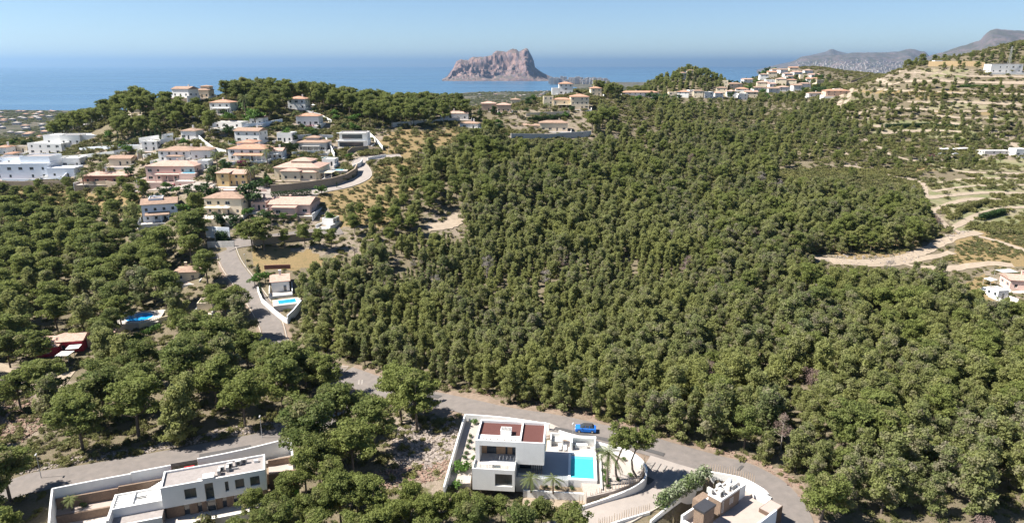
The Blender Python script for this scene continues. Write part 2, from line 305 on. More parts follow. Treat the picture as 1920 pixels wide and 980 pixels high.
ridge('mountain', [(1440,131),(1462,127),(1480,121),(1492,112),(1502,105.5),(1512,104),(1540,103.5),(1560,102),(1585,101),(1598,98.5),(1620,99.5),(1640,98),(1668,97.5),(1685,96.5),(1698,93),(1706,91.5),(1716,92),(1726,96),(1734,96.5),(1740,102),(1746,108),(1790,112),(1900,118),(2000,118)],
      13000, 4200, 2500, MTN, 220, 70, ([0, .45, .72, .86, 1], [0, .25, .5, .72, 1]), 130, 1300, 21)
ridge('mountain', [(1690,124),(1735,110),(1748,105),(1765,101),(1785,94),(1800,89),(1818,84),(1832,80.5),(1838,76),(1843,69),(1850,62),(1858,56.5),(1868,54),(1880,55),(1896,56.5),(1915,58),(1940,58),(1990,68),(2080,80),(2200,100)],
      9500, 3600, 2500, MTN, 220, 80, ([0, .4, .65, .8, 1], [0, .3, .52, .72, 1]), 120, 1200, 31)
# ------------------------------------------------ roads and tracks
def smooth(pts, n=6):
    pts = [Vector(p) for p in pts]; out = []
    for i in range(len(pts)-1):
        a, b, c, d = pts[max(i-1, 0)], pts[i], pts[i+1], pts[min(i+2, len(pts)-1)]
        for k in range(n):
            t = k/n; out.append(.5*((2*b)+(c-a)*t+(2*a-5*b+4*c-d)*t*t+(3*b-3*c+d-a)*t**3))
    return out+[pts[-1]]
def ribbon(name, cl, width, mat, off=.1, nw=5, jag=0, **k):
    """a sheet draped over the ground along a centre line of world points"""
    X = []; n = len(cl)
    for i, p in enumerate(cl):
        d = (cl[min(i+1, n-1)]-cl[max(i-1, 0)]); d.z = 0; d.normalize(); nrm = Vector((-d.y, d.x, 0))
        w = width[0]+(width[1]-width[0])*i/(n-1) if isinstance(width, tuple) else width
        w *= 1+jag*(random.random()-.5)
        X.append([(p.x+nrm.x*w*(j/(nw-1)-.5), p.y+nrm.y*w*(j/(nw-1)-.5)) for j in range(nw)])
    A = np.array(X); Z = hgt(A[..., 0], A[..., 1])
    if width if not isinstance(width, tuple) else 1: Z = Z*.9+Z.mean(1, keepdims=True)*.1
    Z = Z+off
    return meshgrid_obj(name, A[..., 0], A[..., 1], Z, mat, **k)
def dense(pix, step=1.5, n=5):
    c = smooth([G(*q) for q in pix], n); out = [c[0]]
    for p in c[1:]:
        while (p-out[-1]).xy.length > step*1.5: out.append(out[-1]+(p-out[-1])*(step/(p-out[-1]).length))
        out.append(p)
    return out
ASPH = M('worn_asphalt', (.185, .16, .145), .9, (.135, .12, .11), .6, .15, 12, stain=.35)
CONC = M('pale_concrete_road', (.31, .27, .24), .85, (.25, .22, .2), .4, .1, 8, stain=.2)
DIRT = M('pale_dirt_track', (.35, .285, .215), .95, (.25, .2, .15), .5, .4, 5, stain=.1)
CURB = M('kerb_stone', (.42, .38, .33), .85)
RD = {}
RD['main'] = dense([(640,702),(700,722),(770,742),(850,757),(930,775),(1010,790),(1100,808),(1180,826),(1250,846),(1320,866),(1380,880)]); RD['main'] += [p for p in smooth([RD['main'][-1]]+[zat(*q, 86) for q in ((1405,890),(1440,912),(1466,945),(1482,985),(1490,1040))], 8)][1:]
RD['up'] = dense([(640,702),(590,690),(545,672),(518,645),(510,615),(496,585),(480,560),(462,535),(445,512),(432,492),(424,470)])
RD['left'] = dense([(-80,948),(0,928),(50,908),(100,899),(156,890),(269,869),(375,850),(469,832),(540,813),(592,795),(628,765),(645,725),(650,706)])
RD['drive'] = dense([(1262,868),(1250,890),(1225,915),(1185,938),(1140,960),(1095,985),(1040,1010)])
RD['street'] = dense([(424,466),(445,458),(480,453),(540,445),(600,437),(640,432)])
RD['lane'] = dense([(470,372),(560,367),(600,358),(640,350),(668,341),(684,330),(680,316),(672,306),(684,299),(710,296),(752,293)])
RD['front'] = dense([(262,352),(330,348),(400,352),(470,354),(520,362),(560,366)])
ribbon('road', RD['main'], 7.6, ASPH, .14, 6, kind='structure'); ribbon('road', RD['up'], 5.8, ASPH, .10, 6, kind='structure')
ribbon('road', RD['left'], 7.4, ASPH, .12, 6, kind='structure'); ribbon('road', RD['drive'], 9.0, CONC, .16, 8, kind='structure')
ribbon('road', RD['street'], 7, ASPH, .12, 5, kind='structure'); ribbon('road', RD['lane'], 6, CONC, .12, 5, kind='structure'); ribbon('road', RD['front'], 7, CONC, .14, 5, kind='structure')
TRK = []; VERGE = M('reddish_road_bank', (.24, .18, .14), .95, (.14, .105, .075), .8, .4, 6, stain=.1)
ribbon('road_verge', RD['main'], 13, VERGE, .07, 8, .25, kind='structure'); ribbon('road_verge', RD['up'], 9, VERGE, .05, 6, .25, kind='structure')
for pix, w in [([(1525,484),(1570,490),(1620,492),(1680,487),(1730,472),(1765,456),(1790,446),(1835,436)], 5), ([(1560,494),(1640,498),(1700,492),(1745,482),(1785,474)], 3.5), ([(1580,312),(1620,318),(1670,330),(1710,338),(1730,346),(1735,372),(1745,398),(1790,432),(1850,448),(1920,470),(1960,490)], 3.5),
               ([(1590,152),(1650,152),(1700,153),(1780,154),(1860,156),(1960,158)], 6), ([(1590,152),(1620,147),(1650,140),(1690,135)], 4), ([(1820,238),(1850,250),(1890,268),(1950,292)], 5), ([(1640,238),(1700,233),(1760,231),(1815,236)], 5), ([(1645,252),(1700,247),(1760,246),(1815,250)], 4),
               ([(1730,348),(1800,338),(1870,335),(1960,336)], 3), ([(1745,398),(1790,380),(1850,374),(1960,378)], 3.5), ([(1780,430),(1830,405),(1880,392),(1960,388)], 3), ([(1730,512),(1780,505),(1850,495),(1900,498)], 5), ([(1680,488),(1720,500),(1800,500),(1860,492)], 3),
               ([(800,428),(830,425),(850,418),(862,402)], 6), ([(-60,690),(10,700),(50,715),(130,712)], 9), ([(1700,192),(1800,193),(1900,197),(1960,200)], 4), ([(1580,228),(1640,205),(1720,205),(1800,210),(1900,212)], 4), ([(1620,222),(1700,218),(1800,222),(1870,226)], 3.5), ([(1600,172),(1680,170),(1760,173),(1850,177),(1960,182)], 3.5), ([(1640,272),(1720,268),(1800,272)], 3.5), ([(1740,308),(1800,322),(1900,326),(1960,325)], 3), ([(1750,360),(1810,350),(1880,348),(1960,352)], 3), ([(1735,372),(1790,366),(1850,362),(1960,365)], 3.5), ([(1560,250),(1620,262),(1660,285),(1700,300),(1740,300)], 3), ([(1500,262),(1560,275),(1600,298)], 2.5), ([(1700,138),(1800,142),(1900,146),(1960,148)], 3)]:
    _t = dense(pix, 2.5); TRK += [(p.x, p.y, w/2+.8) for p in _t]; ribbon('track', _t, w, DIRT, .14, 4, .35, kind='structure')
# ------------------------------------------------ foliage meshes
def tris_mesh(name, V, tone, mat):
    n = len(V)//3; me = bpy.data.meshes.new(name); me.vertices.add(len(V)); me.vertices.foreach_set('co', V.astype(np.float32).ravel())
    me.loops.add(len(V)); me.loops.foreach_set('vertex_index', np.arange(len(V), dtype=np.int32)); me.polygons.add(n)
    me.polygons.foreach_set('loop_start', np.arange(0, n*3, 3, dtype=np.int32)); me.polygons.foreach_set('loop_total', np.full(n, 3, np.int32))
    at_ = me.attributes.new('tone', 'FLOAT', 'FACE'); at_.data.foreach_set('value', tone.astype(np.float32)); me.materials.append(mat); me.update(calc_edges=True); return me
def leaves(c, r, n, size, flat=.75, tilt=.7, zmin=-.6, fill=.7):
    d = rng.normal(size=(n*2, 3)); d /= np.linalg.norm(d, axis=1)[:, None]; d = d[d[:, 2] > zmin][:n]; n = len(d)
    rad = r*(1-fill*rng.random(n)**1.5)[:, None]; p = np.array(c)+d*rad*[1, 1, flat]
    nr = d+rng.normal(size=(n, 3))*tilt+[0, 0, .15]; nr /= np.linalg.norm(nr, axis=1)[:, None]
    u = np.cross(nr, rng.normal(size=(n, 3))); u /= np.linalg.norm(u, axis=1)[:, None]; w = np.cross(nr, u)
    s = size*(.65+.7*rng.random(n))[:, None]; e = (.55+.5*rng.random(n))[:, None]
    return np.stack([p+u*s, p-u*s*.6+w*s*e, p-u*s*.6-w*s*e], 1).reshape(-1, 3)
def crown_from(clumps, size, dens, flat=.75, dry=.12, mat=None, name='crown'):
    Vs = []; T = []
    for (c, r) in clumps:
        v = leaves(c, r, max(12, int(dens*r*r)), size, flat); Vs.append(v)
        t = rng.random()*.22+(rng.random()*.6+.25 if rng.random() < dry else 0); T.append(np.clip(t+rng.normal(size=len(v)//3)*.08, 0, 1))
    return tris_mesh(name, np.concatenate(Vs), np.concatenate(T), mat)
NEEDLE = leafmat('pine_needles', (.265, .285, .095), (.165, .205, .078), (.30, .26, .20), .55)
NEEDLEU = leafmat('umbrella_pine_needles', (.190, .222, .060), (.115, .152, .045), (.25, .22, .12), .48)
BARK = M('pine_bark', (.17, .135, .105), .95, (.10, .08, .065), 3, .3, 20)
def pine(kind, seed, hi=1.0):
    rs = random.Random(seed); cl = []; limbs = []
    if kind == 'umbrella': h, Rr, zc, nl, top = 10, 4.0, .47, 9, .55
    elif kind == 'forest': h, Rr, zc, nl, top = 9, 3.3, .2, 13, .9
    else: h, Rr, zc, nl, top = 8, 2.0, .2, 12, 1.0
    lean = (rs.uniform(-.6, .6), rs.uniform(-.6, .6)); tp = lambda t: Vector((lean[0]*t*t, lean[1]*t*t, h*.93*t))
    for i in range(nl):
        f = (i+.5)/nl; zt = zc+(1-zc)*f; a = i*2.4+rs.uniform(-.5, .5)
        if kind == 'umbrella': rr = Rr*(1-.75*f**2.2)*rs.uniform(.72, 1.02)*(.85 if f < .15 else 1); hz = h*(zt-.04)+.10*rr
        elif kind == 'forest': rr = Rr*(1-f**1.6*.85)*rs.uniform(.6, 1.1); hz = h*zt
        else: rr = Rr*(1-f**1.3*.9)*rs.uniform(.5, 1.1); hz = h*zt
        b = tp(max(.15, zt-.16 if kind != 'umbrella' else .32+.3*f)); e = Vector((b.x+math.cos(a)*rr*.72, b.y+math.sin(a)*rr*.72, hz)); limbs.append((b, e))
        k = {'umbrella': 9, 'forest': 8, 'slender': 6}[kind]
        for j in range(k):
            s = rs.uniform(.05, 1.0); q = b.lerp(e, .45+.55*s) if j else e
            w = rs.uniform(.5, 1.0)*(1.02 if kind == 'umbrella' else .92 if kind == 'forest' else .66)
            o = .42*Rr*(.8 if kind == 'umbrella' else .6)
            cl.append(((q.x+rs.uniform(-o, o), q.y+rs.uniform(-o, o), q.z+rs.uniform(-.25, .6)), w))
    for j in range({'umbrella': 9, 'forest': 5, 'slender': 3}[kind]):
        o = Rr*(.35 if kind == 'umbrella' else .18); t = tp(1); cl.append(((t.x+rs.uniform(-o, o), t.y+rs.uniform(-o, o), h*.93+rs.uniform(-.9, .3)), rs.uniform(.6, 1.0)*(1.2 if kind == 'umbrella' else .8 if kind == 'forest' else .6)))
    cr = crown_from(cl, .19, 118*hi, .66 if kind == 'umbrella' else .95, .26 if kind != 'umbrella' else .10, NEEDLEU if kind == 'umbrella' else NEEDLE)
    tm = MB(); tm.tube([tp(t)-Vector((0, 0, .5 if t == 0 else 0)) for t in (0, .25, .5, .75, .97)], [h*.022, h*.018, h*.014, h*.009, h*.003], 6)
    for b, e in limbs:
        m_ = b.lerp(e, .5)+Vector((0, 0, -.15)); tm.tube([b, m_, e], [.09, .06, .025], 4, cap=False)
    return cr, tm.mesh('trunk', BARK), h, Rr
PINES = {k: [pine(k, s*13+i*101, 1.0) for s in range(n)] for i, (k, n) in enumerate((('umbrella', 6), ('forest', 8), ('slender', 6)))}
def bushmesh(seed, name='bush', mat=None, n=7, size=.2, dens=75, spread=.8, flat=.8):
    rs = random.Random(seed); cl = [((rs.uniform(-spread, spread), rs.uniform(-spread, spread), .35+rs.uniform(0, .5)), rs.uniform(.45, .75)) for _ in range(n)]
    return crown_from(cl, size, dens, flat, .15, mat, name)
SCRUB = leafmat('scrub_leaves', (.15, .15, .05), (.085, .105, .036), (.25, .20, .13), .3)
GREEN = leafmat('garden_leaves', (.085, .16, .030), (.045, .10, .022), (.12, .15, .04), .25)
BUSH = [bushmesh(s, 'bush', SCRUB) for s in range(6)]
def joinmesh(name, a, b):
    """crown and trunk in one mesh for the mass of far trees"""
    va = np.zeros(len(a.vertices)*3, np.float32); a.vertices.foreach_get('co', va); vb = np.zeros(len(b.vertices)*3, np.float32); b.vertices.foreach_get('co', vb)
    fa = [tuple(p.vertices) for p in a.polygons]; fb = [tuple(i+len(a.vertices) for i in p.vertices) for p in b.polygons]
    me = bpy.data.meshes.new(name); me.from_pydata(np.concatenate([va, vb]).reshape(-1, 3).tolist(), [], fa+fb)
    me.materials.append(a.materials[0]); me.materials.append(b.materials[0]); me.polygons.foreach_set('material_index', [0]*len(fa)+[1]*len(fb))
    t = np.zeros(len(fa), np.float32); a.attributes['tone'].data.foreach_get('value', t)
    at_ = me.attributes.new('tone', 'FLOAT', 'FACE'); at_.data.foreach_set('value', np.concatenate([t, np.zeros(len(fb), np.float32)])); me.update(); return me
def scatter(name, pts, idx, rot, scl, meshes, **k):
    """one stuff object: the meshes set on points by geometry nodes"""
    if len(pts) == 0: return
    c = bpy.data.collections.new(name+'_kinds')
    for i, me in enumerate(meshes): c.objects.link(bpy.data.objects.new('%s_kind_%02d' % (name, i), me))
    me = bpy.data.meshes.new(name); me.from_pydata([tuple(p) for p in pts], [], [])
    for nm, ty, dat in (('idx', 'INT', idx), ('rz', 'FLOAT', rot)): me.attributes.new(nm, ty, 'POINT').data.foreach_set('value', dat)
    me.attributes.new('scl', 'FLOAT_VECTOR', 'POINT').data.foreach_set('vector', np.asarray(scl, np.float32).ravel())
    o = link(name, me, kind='stuff', **k); ng = bpy.data.node_groups.new(name, 'GeometryNodeTree')
    ng.interface.new_socket('Geometry', in_out='INPUT', socket_type='NodeSocketGeometry'); ng.interface.new_socket('Geometry', in_out='OUTPUT', socket_type='NodeSocketGeometry')
    N = ng.nodes.new; gi = N('NodeGroupInput'); go = N('NodeGroupOutput'); ip = N('GeometryNodeInstanceOnPoints'); ci = N('GeometryNodeCollectionInfo'); ci.inputs[0].default_value = c
    ci.inputs['Separate Children'].default_value = True; ci.inputs['Reset Children'].default_value = True; ip.inputs['Pick Instance'].default_value = True
    def na(nm, ty): a = N('GeometryNodeInputNamedAttribute'); a.data_type = ty; a.inputs[0].default_value = nm; return a.outputs[0]
    cx = N('ShaderNodeCombineXYZ'); L = ng.links.new; L(na('rz', 'FLOAT'), cx.inputs[2]); L(gi.outputs[0], ip.inputs['Points']); L(ci.outputs[0], ip.inputs['Instance'])
    L(na('idx', 'INT'), ip.inputs['Instance Index']); L(cx.outputs[0], ip.inputs['Rotation']); L(na('scl', 'FLOAT_VECTOR'), ip.inputs['Scale']); L(ip.outputs[0], go.inputs[0])
    md = o.modifiers.new('scatter', 'NODES'); md.node_group = ng; return o
# ------------------------------------------------ woods: which ground carries which trees
KEEP = [   # things seen through the trees: (outline in the photo, nearer trees must not cover it)
 [(835,748),(900,750),(1000,775),(1100,797),(1200,822),(1300,848),(1400,872),(1462,912),(1492,985),(1440,990),(1400,900),(1200,880),(1000,810),(830,785)],
 [(835,912),(868,772),(1030,790),(1210,850),(1215,900),(1120,948),(1000,930),(960,925),(880,912)], [(1215,850),(1330,870),(1200,960),(1160,990),(1110,975),(1215,900)], [(1180,975),(1330,875),(1420,895),(1490,990),(1200,1010)],
 [(60,1000),(70,915),(545,815),(548,880),(500,900),(500,925),(440,960),(380,1000)], [(-20,950),(40,905),(300,865),(575,800),(575,812),(310,885),(60,950)], [(642,690),(700,695),(690,732),(640,722)],
 [(470,572),(490,568),(545,605),(540,645),(505,650)], [(402,468),(448,466),(462,512),(410,505)], [(475,555),(490,520),(540,500),(545,550),(568,570),(545,612)], [(462,475),(600,462),(640,475),(570,500),(480,505)],
 [(1530,476),(1690,476),(1800,428),(1840,440),(1700,497),(1560,499)], [(795,405),(870,400),(872,434),(800,436)], [(790,850),(860,800),(835,915),(700,915),(730,880)], [(-50,665),(30,678),(60,720),(0,735)], [(-60,740),(60,745),(90,800),(-60,830)],
 [(234,592),(330,590),(325,640),(240,632)], [(60,622),(150,622),(150,680),(60,655)], [(590,375),(690,332),(755,300),(765,325),(700,368),(620,390)], [(700,240),(862,235),(862,268),(760,290),(705,285)], [(1590,300),(1640,315),(1720,335),(1735,350),(1640,335)],
 [(330,512),(372,512),(372,530),(330,530)], [(1720,330),(1930,300),(1930,480),(1800,480),(1770,430)], [(1830,505),(1930,500),(1930,565),(1840,545)], [(200,345),(270,345),(270,355),(200,355)], [(420,505),(480,505),(480,560),(460,560)], [(940,240),(1110,235),(1110,262),(940,262)],
 [(500,345),(585,355),(585,372),(500,395)], [(270,355),(350,355),(350,400),(270,405)],[(385,362),(460,362),(460,465),(385,465)], [(1060,150),(1110,150),(1110,235),(1060,235)]]
WOODS = [   # outline on the ground, y range, spacing, {kind: share}, size range, name
 ('wood', [(548,560),(620,505),(700,475),(820,442),(872,418),(872,360),(800,335),(790,275),(872,240),(965,268),(1110,268),(1125,205),(1200,205),(1300,200),(1530,195),(1590,215),(1610,250),(1600,310),(1720,352),(1765,440),(1700,468),(1530,480),(1500,495),(1560,520),(1720,520),(1800,560),(1920,600),(2300,600),(2300,1150),(1530,1150),(1478,935),(1400,866),(1240,826),(1060,786),(900,748),(760,720),(660,680),(560,640)], (100, 700), 0, None, (0, 0)),
 ('left', [(-300,440),(-60,420),(60,428),(240,425),(280,448),(395,440),(400,470),(408,520),(440,530),(470,570),(492,620),(500,660),(520,690),(600,712),(620,740),(560,790),(440,815),(200,858),(50,880),(-300,920)], (110, 330), 7.6, {'umbrella': .7, 'forest': .3}, (1.1, 1.5)),
 ('slope', [(-300,360),(-60,355),(262,356),(270,440),(-60,425),(-300,440)], (110, 400), 8.5, {'umbrella': 1}, (.6, .85)),
 ('hill', [(96,264),(130,228),(190,206),(260,203),(300,205),(330,215),(400,222),(405,255),(340,262),(290,268),(150,262)], (330, 430), 6.2, {'umbrella': 1}, (.95, 1.35)),
 ('crest', [(425,240),(425,190),(470,184),(560,186),(640,190),(760,196),(860,212),(868,236),(800,240),(700,250),(690,228),(610,210),(555,205),(530,212),(500,238)], (350, 480), 6.0, {'umbrella': .85, 'forest': .15}, (1.0, 1.4)),
 ('bowl', [(240,440),(400,430),(400,470),(300,480)], (200, 300), 6, {'umbrella': 1}, (.95, 1.2)),
 ('knoll', [(1100,185),(1120,162),(1180,156),(1250,150),(1262,136),(1300,130),(1340,136),(1372,172),(1300,182),(1180,190)], (500, 830), 6.0, {'umbrella': .4, 'forest': .6}, (.8, 1.2)),
 ('isle', [(575,800),(600,765),(655,742),(720,755),(790,775),(800,800),(760,850),(700,900),(560,930),(545,850)], (100, 180), 7.2, {'umbrella': 1}, (1.1, 1.45)),
 ('front', [(552,930),(700,935),(850,955),(960,975),(1080,1000),(1110,1030),(1110,1200),(380,1200),(420,1010),(470,980)], (70, 112), 4.6, {'umbrella': 1}, (.7, .95)),
 ('corner', [(-200,930),(20,960),(50,1100),(-200,1200)], (70, 115), 5, {'umbrella': 1}, (1.0, 1.3)),
 ('ridge', [(1580,160),(1620,140),(1700,124),(1790,112),(1860,100),(1940,78),(2100,60),(2100,128),(1850,135),(1700,128),(1640,140)], (600, 830), 9, {'umbrella': .5, 'forest': .5}, (.5, .9)),
 ('scatter', [(1500,180),(1600,165),(1990,150),(1990,300),(1720,330),(1600,340),(1560,300)], (380, 660), 8.5, {'umbrella': .4, 'forest': .6}, (.35, .85)),
 ('verge', [(612,412),(650,395),(700,378),(760,345),(800,345),(872,362),(872,400),(790,402),(780,436),(720,470),(650,440)], (240, 340), 5.4, {'umbrella': .5, 'forest': .5}, (.7, 1.05)),
 ('village', [(1360,190),(1500,150),(1560,150),(1580,190),(1400,200)], (650, 1150), 17, {'umbrella': .5, 'forest': .5}, (.7, 1.1)),
]
cell = 1.6; ys = np.arange(72, 1150, cell); cand = []
for y in ys:
    c_ = cell*(1 if y < 420 else 2 if y < 620 else 3)
    if y > 420 and round((y-72)/cell) % (2 if y < 620 else 3): continue
    xs = np.arange(-.86*y-20, .86*y+20, c_); cand.append(np.stack([xs+rng.uniform(-1, 1, len(xs))*c_, y+rng.uniform(-1, 1, len(xs))*c_], 1))
cand = np.concatenate(cand); rng.shuffle(cand); CXx, CYy = cand[:, 0], cand[:, 1]; CZz = hgt(CXx, CYy); CPX, CPY = proj(CXx, CYy, CZz)
road_pts = np.array([(p.x, p.y) for k, v in RD.items() for p in v])
def near_road(x, y, d): return ((road_pts[:, 0]-x)**2+(road_pts[:, 1]-y)**2).min() < d*d
HOUSES = []   # ground circles taken by buildings (x, y, r), filled by the house builder
HKEEP = []    # outlines of houses in the photo with their distance
keepa = [np.array(k, float) for k in KEEP]
def covers(x, y, z, h, r, lo=.3):
    """does this tree hide something the photograph shows?"""
    q = [(0, lo*h), (0, .65*h), (0, .97*h), (-r*.75, .6*h), (r*.75, .6*h), (-r*.5, .85*h), (r*.5, .85*h), (0, .05*h)]
    pp = [proj(x+a, y, z+b) for a, b in q]; xs = [p[0] for p in pp]; ys_ = [p[1] for p in pp]
    for k in keepa:
        if k[:, 0].min() > max(xs) or k[:, 0].max() < min(xs) or k[:, 1].min() > max(ys_) or k[:, 1].max() < min(ys_): continue
        if inpoly(xs, ys_, k).any(): return True
    for D, (a0, b0, a1, b1) in HKEEP:
        if y < D+3 and any(a0 < u < a1 and b0 < v < b1 for u, v in zip(xs, ys_)): return True
    return False
VN38, VN14, VN26 = vnoise(CXx, CYy, 38., 9), vnoise(CXx, CYy, 14., 19), vnoise(CXx, CYy, 26., 4)
NR = np.full(len(CXx), 99.)
for _q in np.array_split(road_pts, 60): _k = CYy < 430; NR[_k] = np.minimum(NR[_k], np.sqrt(((CXx[_k][:, None]-_q[:, 0])**2+(CYy[_k][:, None]-_q[:, 1])**2).min(1)))
_T = np.array(TRK)
TN = np.zeros(len(CXx), bool)
for _q in np.array_split(_T, 40): _k = CYy < 700; TN[_k] |= (np.hypot(CXx[_k][:, None]-_q[:, 0], CYy[_k][:, None]-_q[:, 1]) < _q[:, 2]).any(1)
TREES = []; grid = {}
def free(x, y, r):
    i, j = int(x//6), int(y//6)
    for a in (-1, 0, 1):
        for b in (-1, 0, 1):
            for (u, v, s) in grid.get((i+a, j+b), ()):
                if (u-x)**2+(v-y)**2 < (r+s)**2*.25: return False
    return True
def put(x, y, r): grid.setdefault((int(x//6), int(y//6)), []).append((x, y, r))
def plant(x, y, kind, scale, zone, forced=False, sxy=1.0):
    z = float(hgt(x, y)); TREES.append((x, y, z, kind, scale, zone, sxy)); put(x, y, 2*scale)
def woods():
    for name, poly, (y0, y1), spc, kinds, (s0, s1) in WOODS:
        ok = inpoly(CPX, CPY, poly) & (CYy > y0) & (CYy < y1)
        ids = np.nonzero(ok)[0]; ids = ids[(CPX[ids] > -160) & (CPX[ids] < 2080) & (CPY[ids] < 1140)]
        for i in ids:
            x, y, z, px, py = CXx[i], CYy[i], CZz[i], CPX[i], CPY[i]
            if name == 'wood':
                n_ = VN38[i]; n2 = VN14[i]
                young = 640 < px < 1380 and 420 < py < 800
                if px > 1330 or py < 400: sp_ = 2.9+2.2*n2+(y > 330)*1.2; k = 'forest' if random.random() < .8 else 'umbrella'; s = random.uniform(.6, 1.2)*(.85+.35*n2)
                elif young: sp_ = 1.8+1.3*n2; k = 'slender' if random.random() < .8-.5*n_ else 'forest'; s = random.uniform(.5, 1.15)*(.8+.35*n_)
                else: sp_ = 3.2; k = 'forest' if random.random() < .7 else 'slender'; s = random.uniform(.7, 1.05)
                if px > 1500 and 480 < py < 540: s *= .7
                if y > 400: s *= .92; 
                
                if px > 1080 and y > 300 and random.random() < np.clip((n_-.33)*2.6, 0, 1)*np.clip((y-280)/120, .25, .95)+.35*(px > 1450)*(y > 330): continue
            else:
                sp_ = spc; k = 'umbrella' if random.random() < kinds.get('umbrella', 0) else 'forest'; s = random.uniform(s0, s1)
            if TN[i] or not free(x, y, sp_): continue
            if y < 360 and NR[i] < (3.7 if name != 'wood' else 6.4 if px > 800 else 5.2): continue
            if any((x-a)**2+(y-b)**2 < (r+1.2)**2 for a, b, r in HOUSES): continue
            h = {'umbrella': 10, 'forest': 9, 'slender': 8}[k]*s; r = {'umbrella': 4, 'forest': 2.9, 'slender': 1.75}[k]*s
            sx = random.uniform(1.08, 1.3) if name in ('left', 'isle', 'bowl', 'slope') and k == 'umbrella' else 1.0
            if covers(x, y, z, h, r*sx): continue
            TREES.append((x, y, z, k, s, name, sx)); put(x, y, sp_)
# ------------------------------------------------ building kit
WHITE = M('white_render', (.72, .71, .685), .8, (.66, .65, .625), .6, .05, 20, stain=.10)
CREAM = M('cream_render', (.64, .55, .42), .85, (.68, .58, .42), .6, .05, stain=.15)
PINKW = M('pale_pink_render', (.66, .47, .40), .85, (.62, .44, .38), .6, .05, stain=.12)
OCHRE = M('ochre_render', (.62, .45, .22), .85, (.58, .42, .21), .6, .05, stain=.15)
GREYW = M('grey_render', (.50, .48, .45), .85, stain=.15)
PWHITE = M('bluish_white_paint', (.70, .74, .80), .8, (.68, .72, .78), stain=.08)
REDW = M('crimson_painted_wall', (.42, .035, .06), .8, (.38, .035, .06), stain=.1)
STONE = M('dry_stone', (.34, .27, .20), .95, (.22, .175, .13), 2.2, .8, 6, stain=.2)
BSTONE = M('brown_stone_cladding', (.25, .175, .125), .9, (.165, .12, .09), 3.2, .8, 8, stain=.1)
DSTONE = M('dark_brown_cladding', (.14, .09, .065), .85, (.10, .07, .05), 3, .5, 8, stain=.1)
GLASS = M('window_glass', (.03, .04, .05), .08, (.05, .06, .07), .5, spec=.8, stain=0)
DFRAME = M('dark_metal', (.045, .045, .05), .5, spec=.4, stain=0)
WFRAME = M('white_metal', (.75, .75, .74), .4, stain=0)
WOOD = M('warm_wood', (.34, .22, .13), .6, (.27, .17, .10), 2, stain=0)
TILEF = M('terrace_tiles', (.50, .445, .40), .7, (.43, .385, .345), .8, stain=.1)
PAVE = M('pink_paving', (.38, .31, .27), .85, (.32, .265, .235), .8, stain=.1)
GREYT = M('shade_grey_tiles', (.30, .31, .33), .6, (.27, .28, .30), .6, stain=.05)  # terrace tiles with the villa's shade put into their blue grey
GRAVEL = M('pale_gravel', (.40, .35, .31), .95, (.31, .27, .24), 3, .3, 20, stain=.08)
REDG = M('red_brown_roof_gravel', (.115, .045, .038), .95, (.085, .035, .030), 6, .5, 25, stain=0)
ROOFG = M('grey_roof_gravel', (.30, .27, .255), .95, (.23, .205, .195), 1.2, .3, 25, stain=.25)
LAWN = M('mown_lawn', (.07, .17, .02), .95, (.05, .13, .018), 2, .3, 20, stain=0)
SOIL = M('planter_soil', (.25, .19, .13), .95, (.17, .13, .09), 2, .4, stain=0)
BLACKR = M('black_rubber', (.02, .02, .02), .8, stain=0)
def tilemat(name, a, b, dark):
    m, nt, p, pos = newmat(name); tc = nd(nt, 'ShaderNodeTexCoord'); sv = nd(nt, 'ShaderNodeTexVoronoi'); sv.inputs['Scale'].default_value = 2.6; nt.links.new(pos, sv.inputs['Vector'])
    s = nd(nt, 'ShaderNodeSeparateColor'); nt.links.new(sv.outputs['Color'], s.inputs[0]); c = mixc(nt, s.outputs[0], a, b)
    c = mixc(nt, ramp(nt, noise_(nt, .5, 6, .7, pos), .5, .75), c, dark); nt.links.new(c, p.inputs['Base Color']); p.inputs['Roughness'].default_value = .9; p.inputs['Specular IOR Level'].default_value = .2
    MT[name] = m; return m
TERRA = tilemat('terracotta_tiles', (.33, .18, .12), (.42, .255, .18), (.24, .15, .11))
TBROWN = tilemat('weathered_brown_tiles', (.25, .165, .125), (.33, .23, .17), (.17, .125, .095))
TPINK = tilemat('pink_clay_tiles', (.36, .235, .185), (.45, .315, .26), (.27, .19, .15))
def water(name, c):
    m, nt, p, pos = newmat(name); nt.links.new(mixc(nt, ramp(nt, noise_(nt, 2, 4, .6, pos, 1), .4, .65), c, tuple(min(1, q*1.15) for q in c)), p.inputs['Base Color']); p.inputs['Roughness'].default_value = .06; p.inputs['IOR'].default_value = 1.33
    b = nd(nt, 'ShaderNodeBump'); b.inputs['Strength'].default_value = .15; nt.links.new(noise_(nt, 3, 3, .5, pos), b.inputs['Height']); nt.links.new(b.outputs[0], p.inputs['Normal']); return m
TURQ = water('turquoise_pool_water', (.05, .40, .43)); BLUEP = water('blue_pool_water', (.015, .25, .62)); LBLUE = water('light_blue_pool_water', (.10, .45, .65))
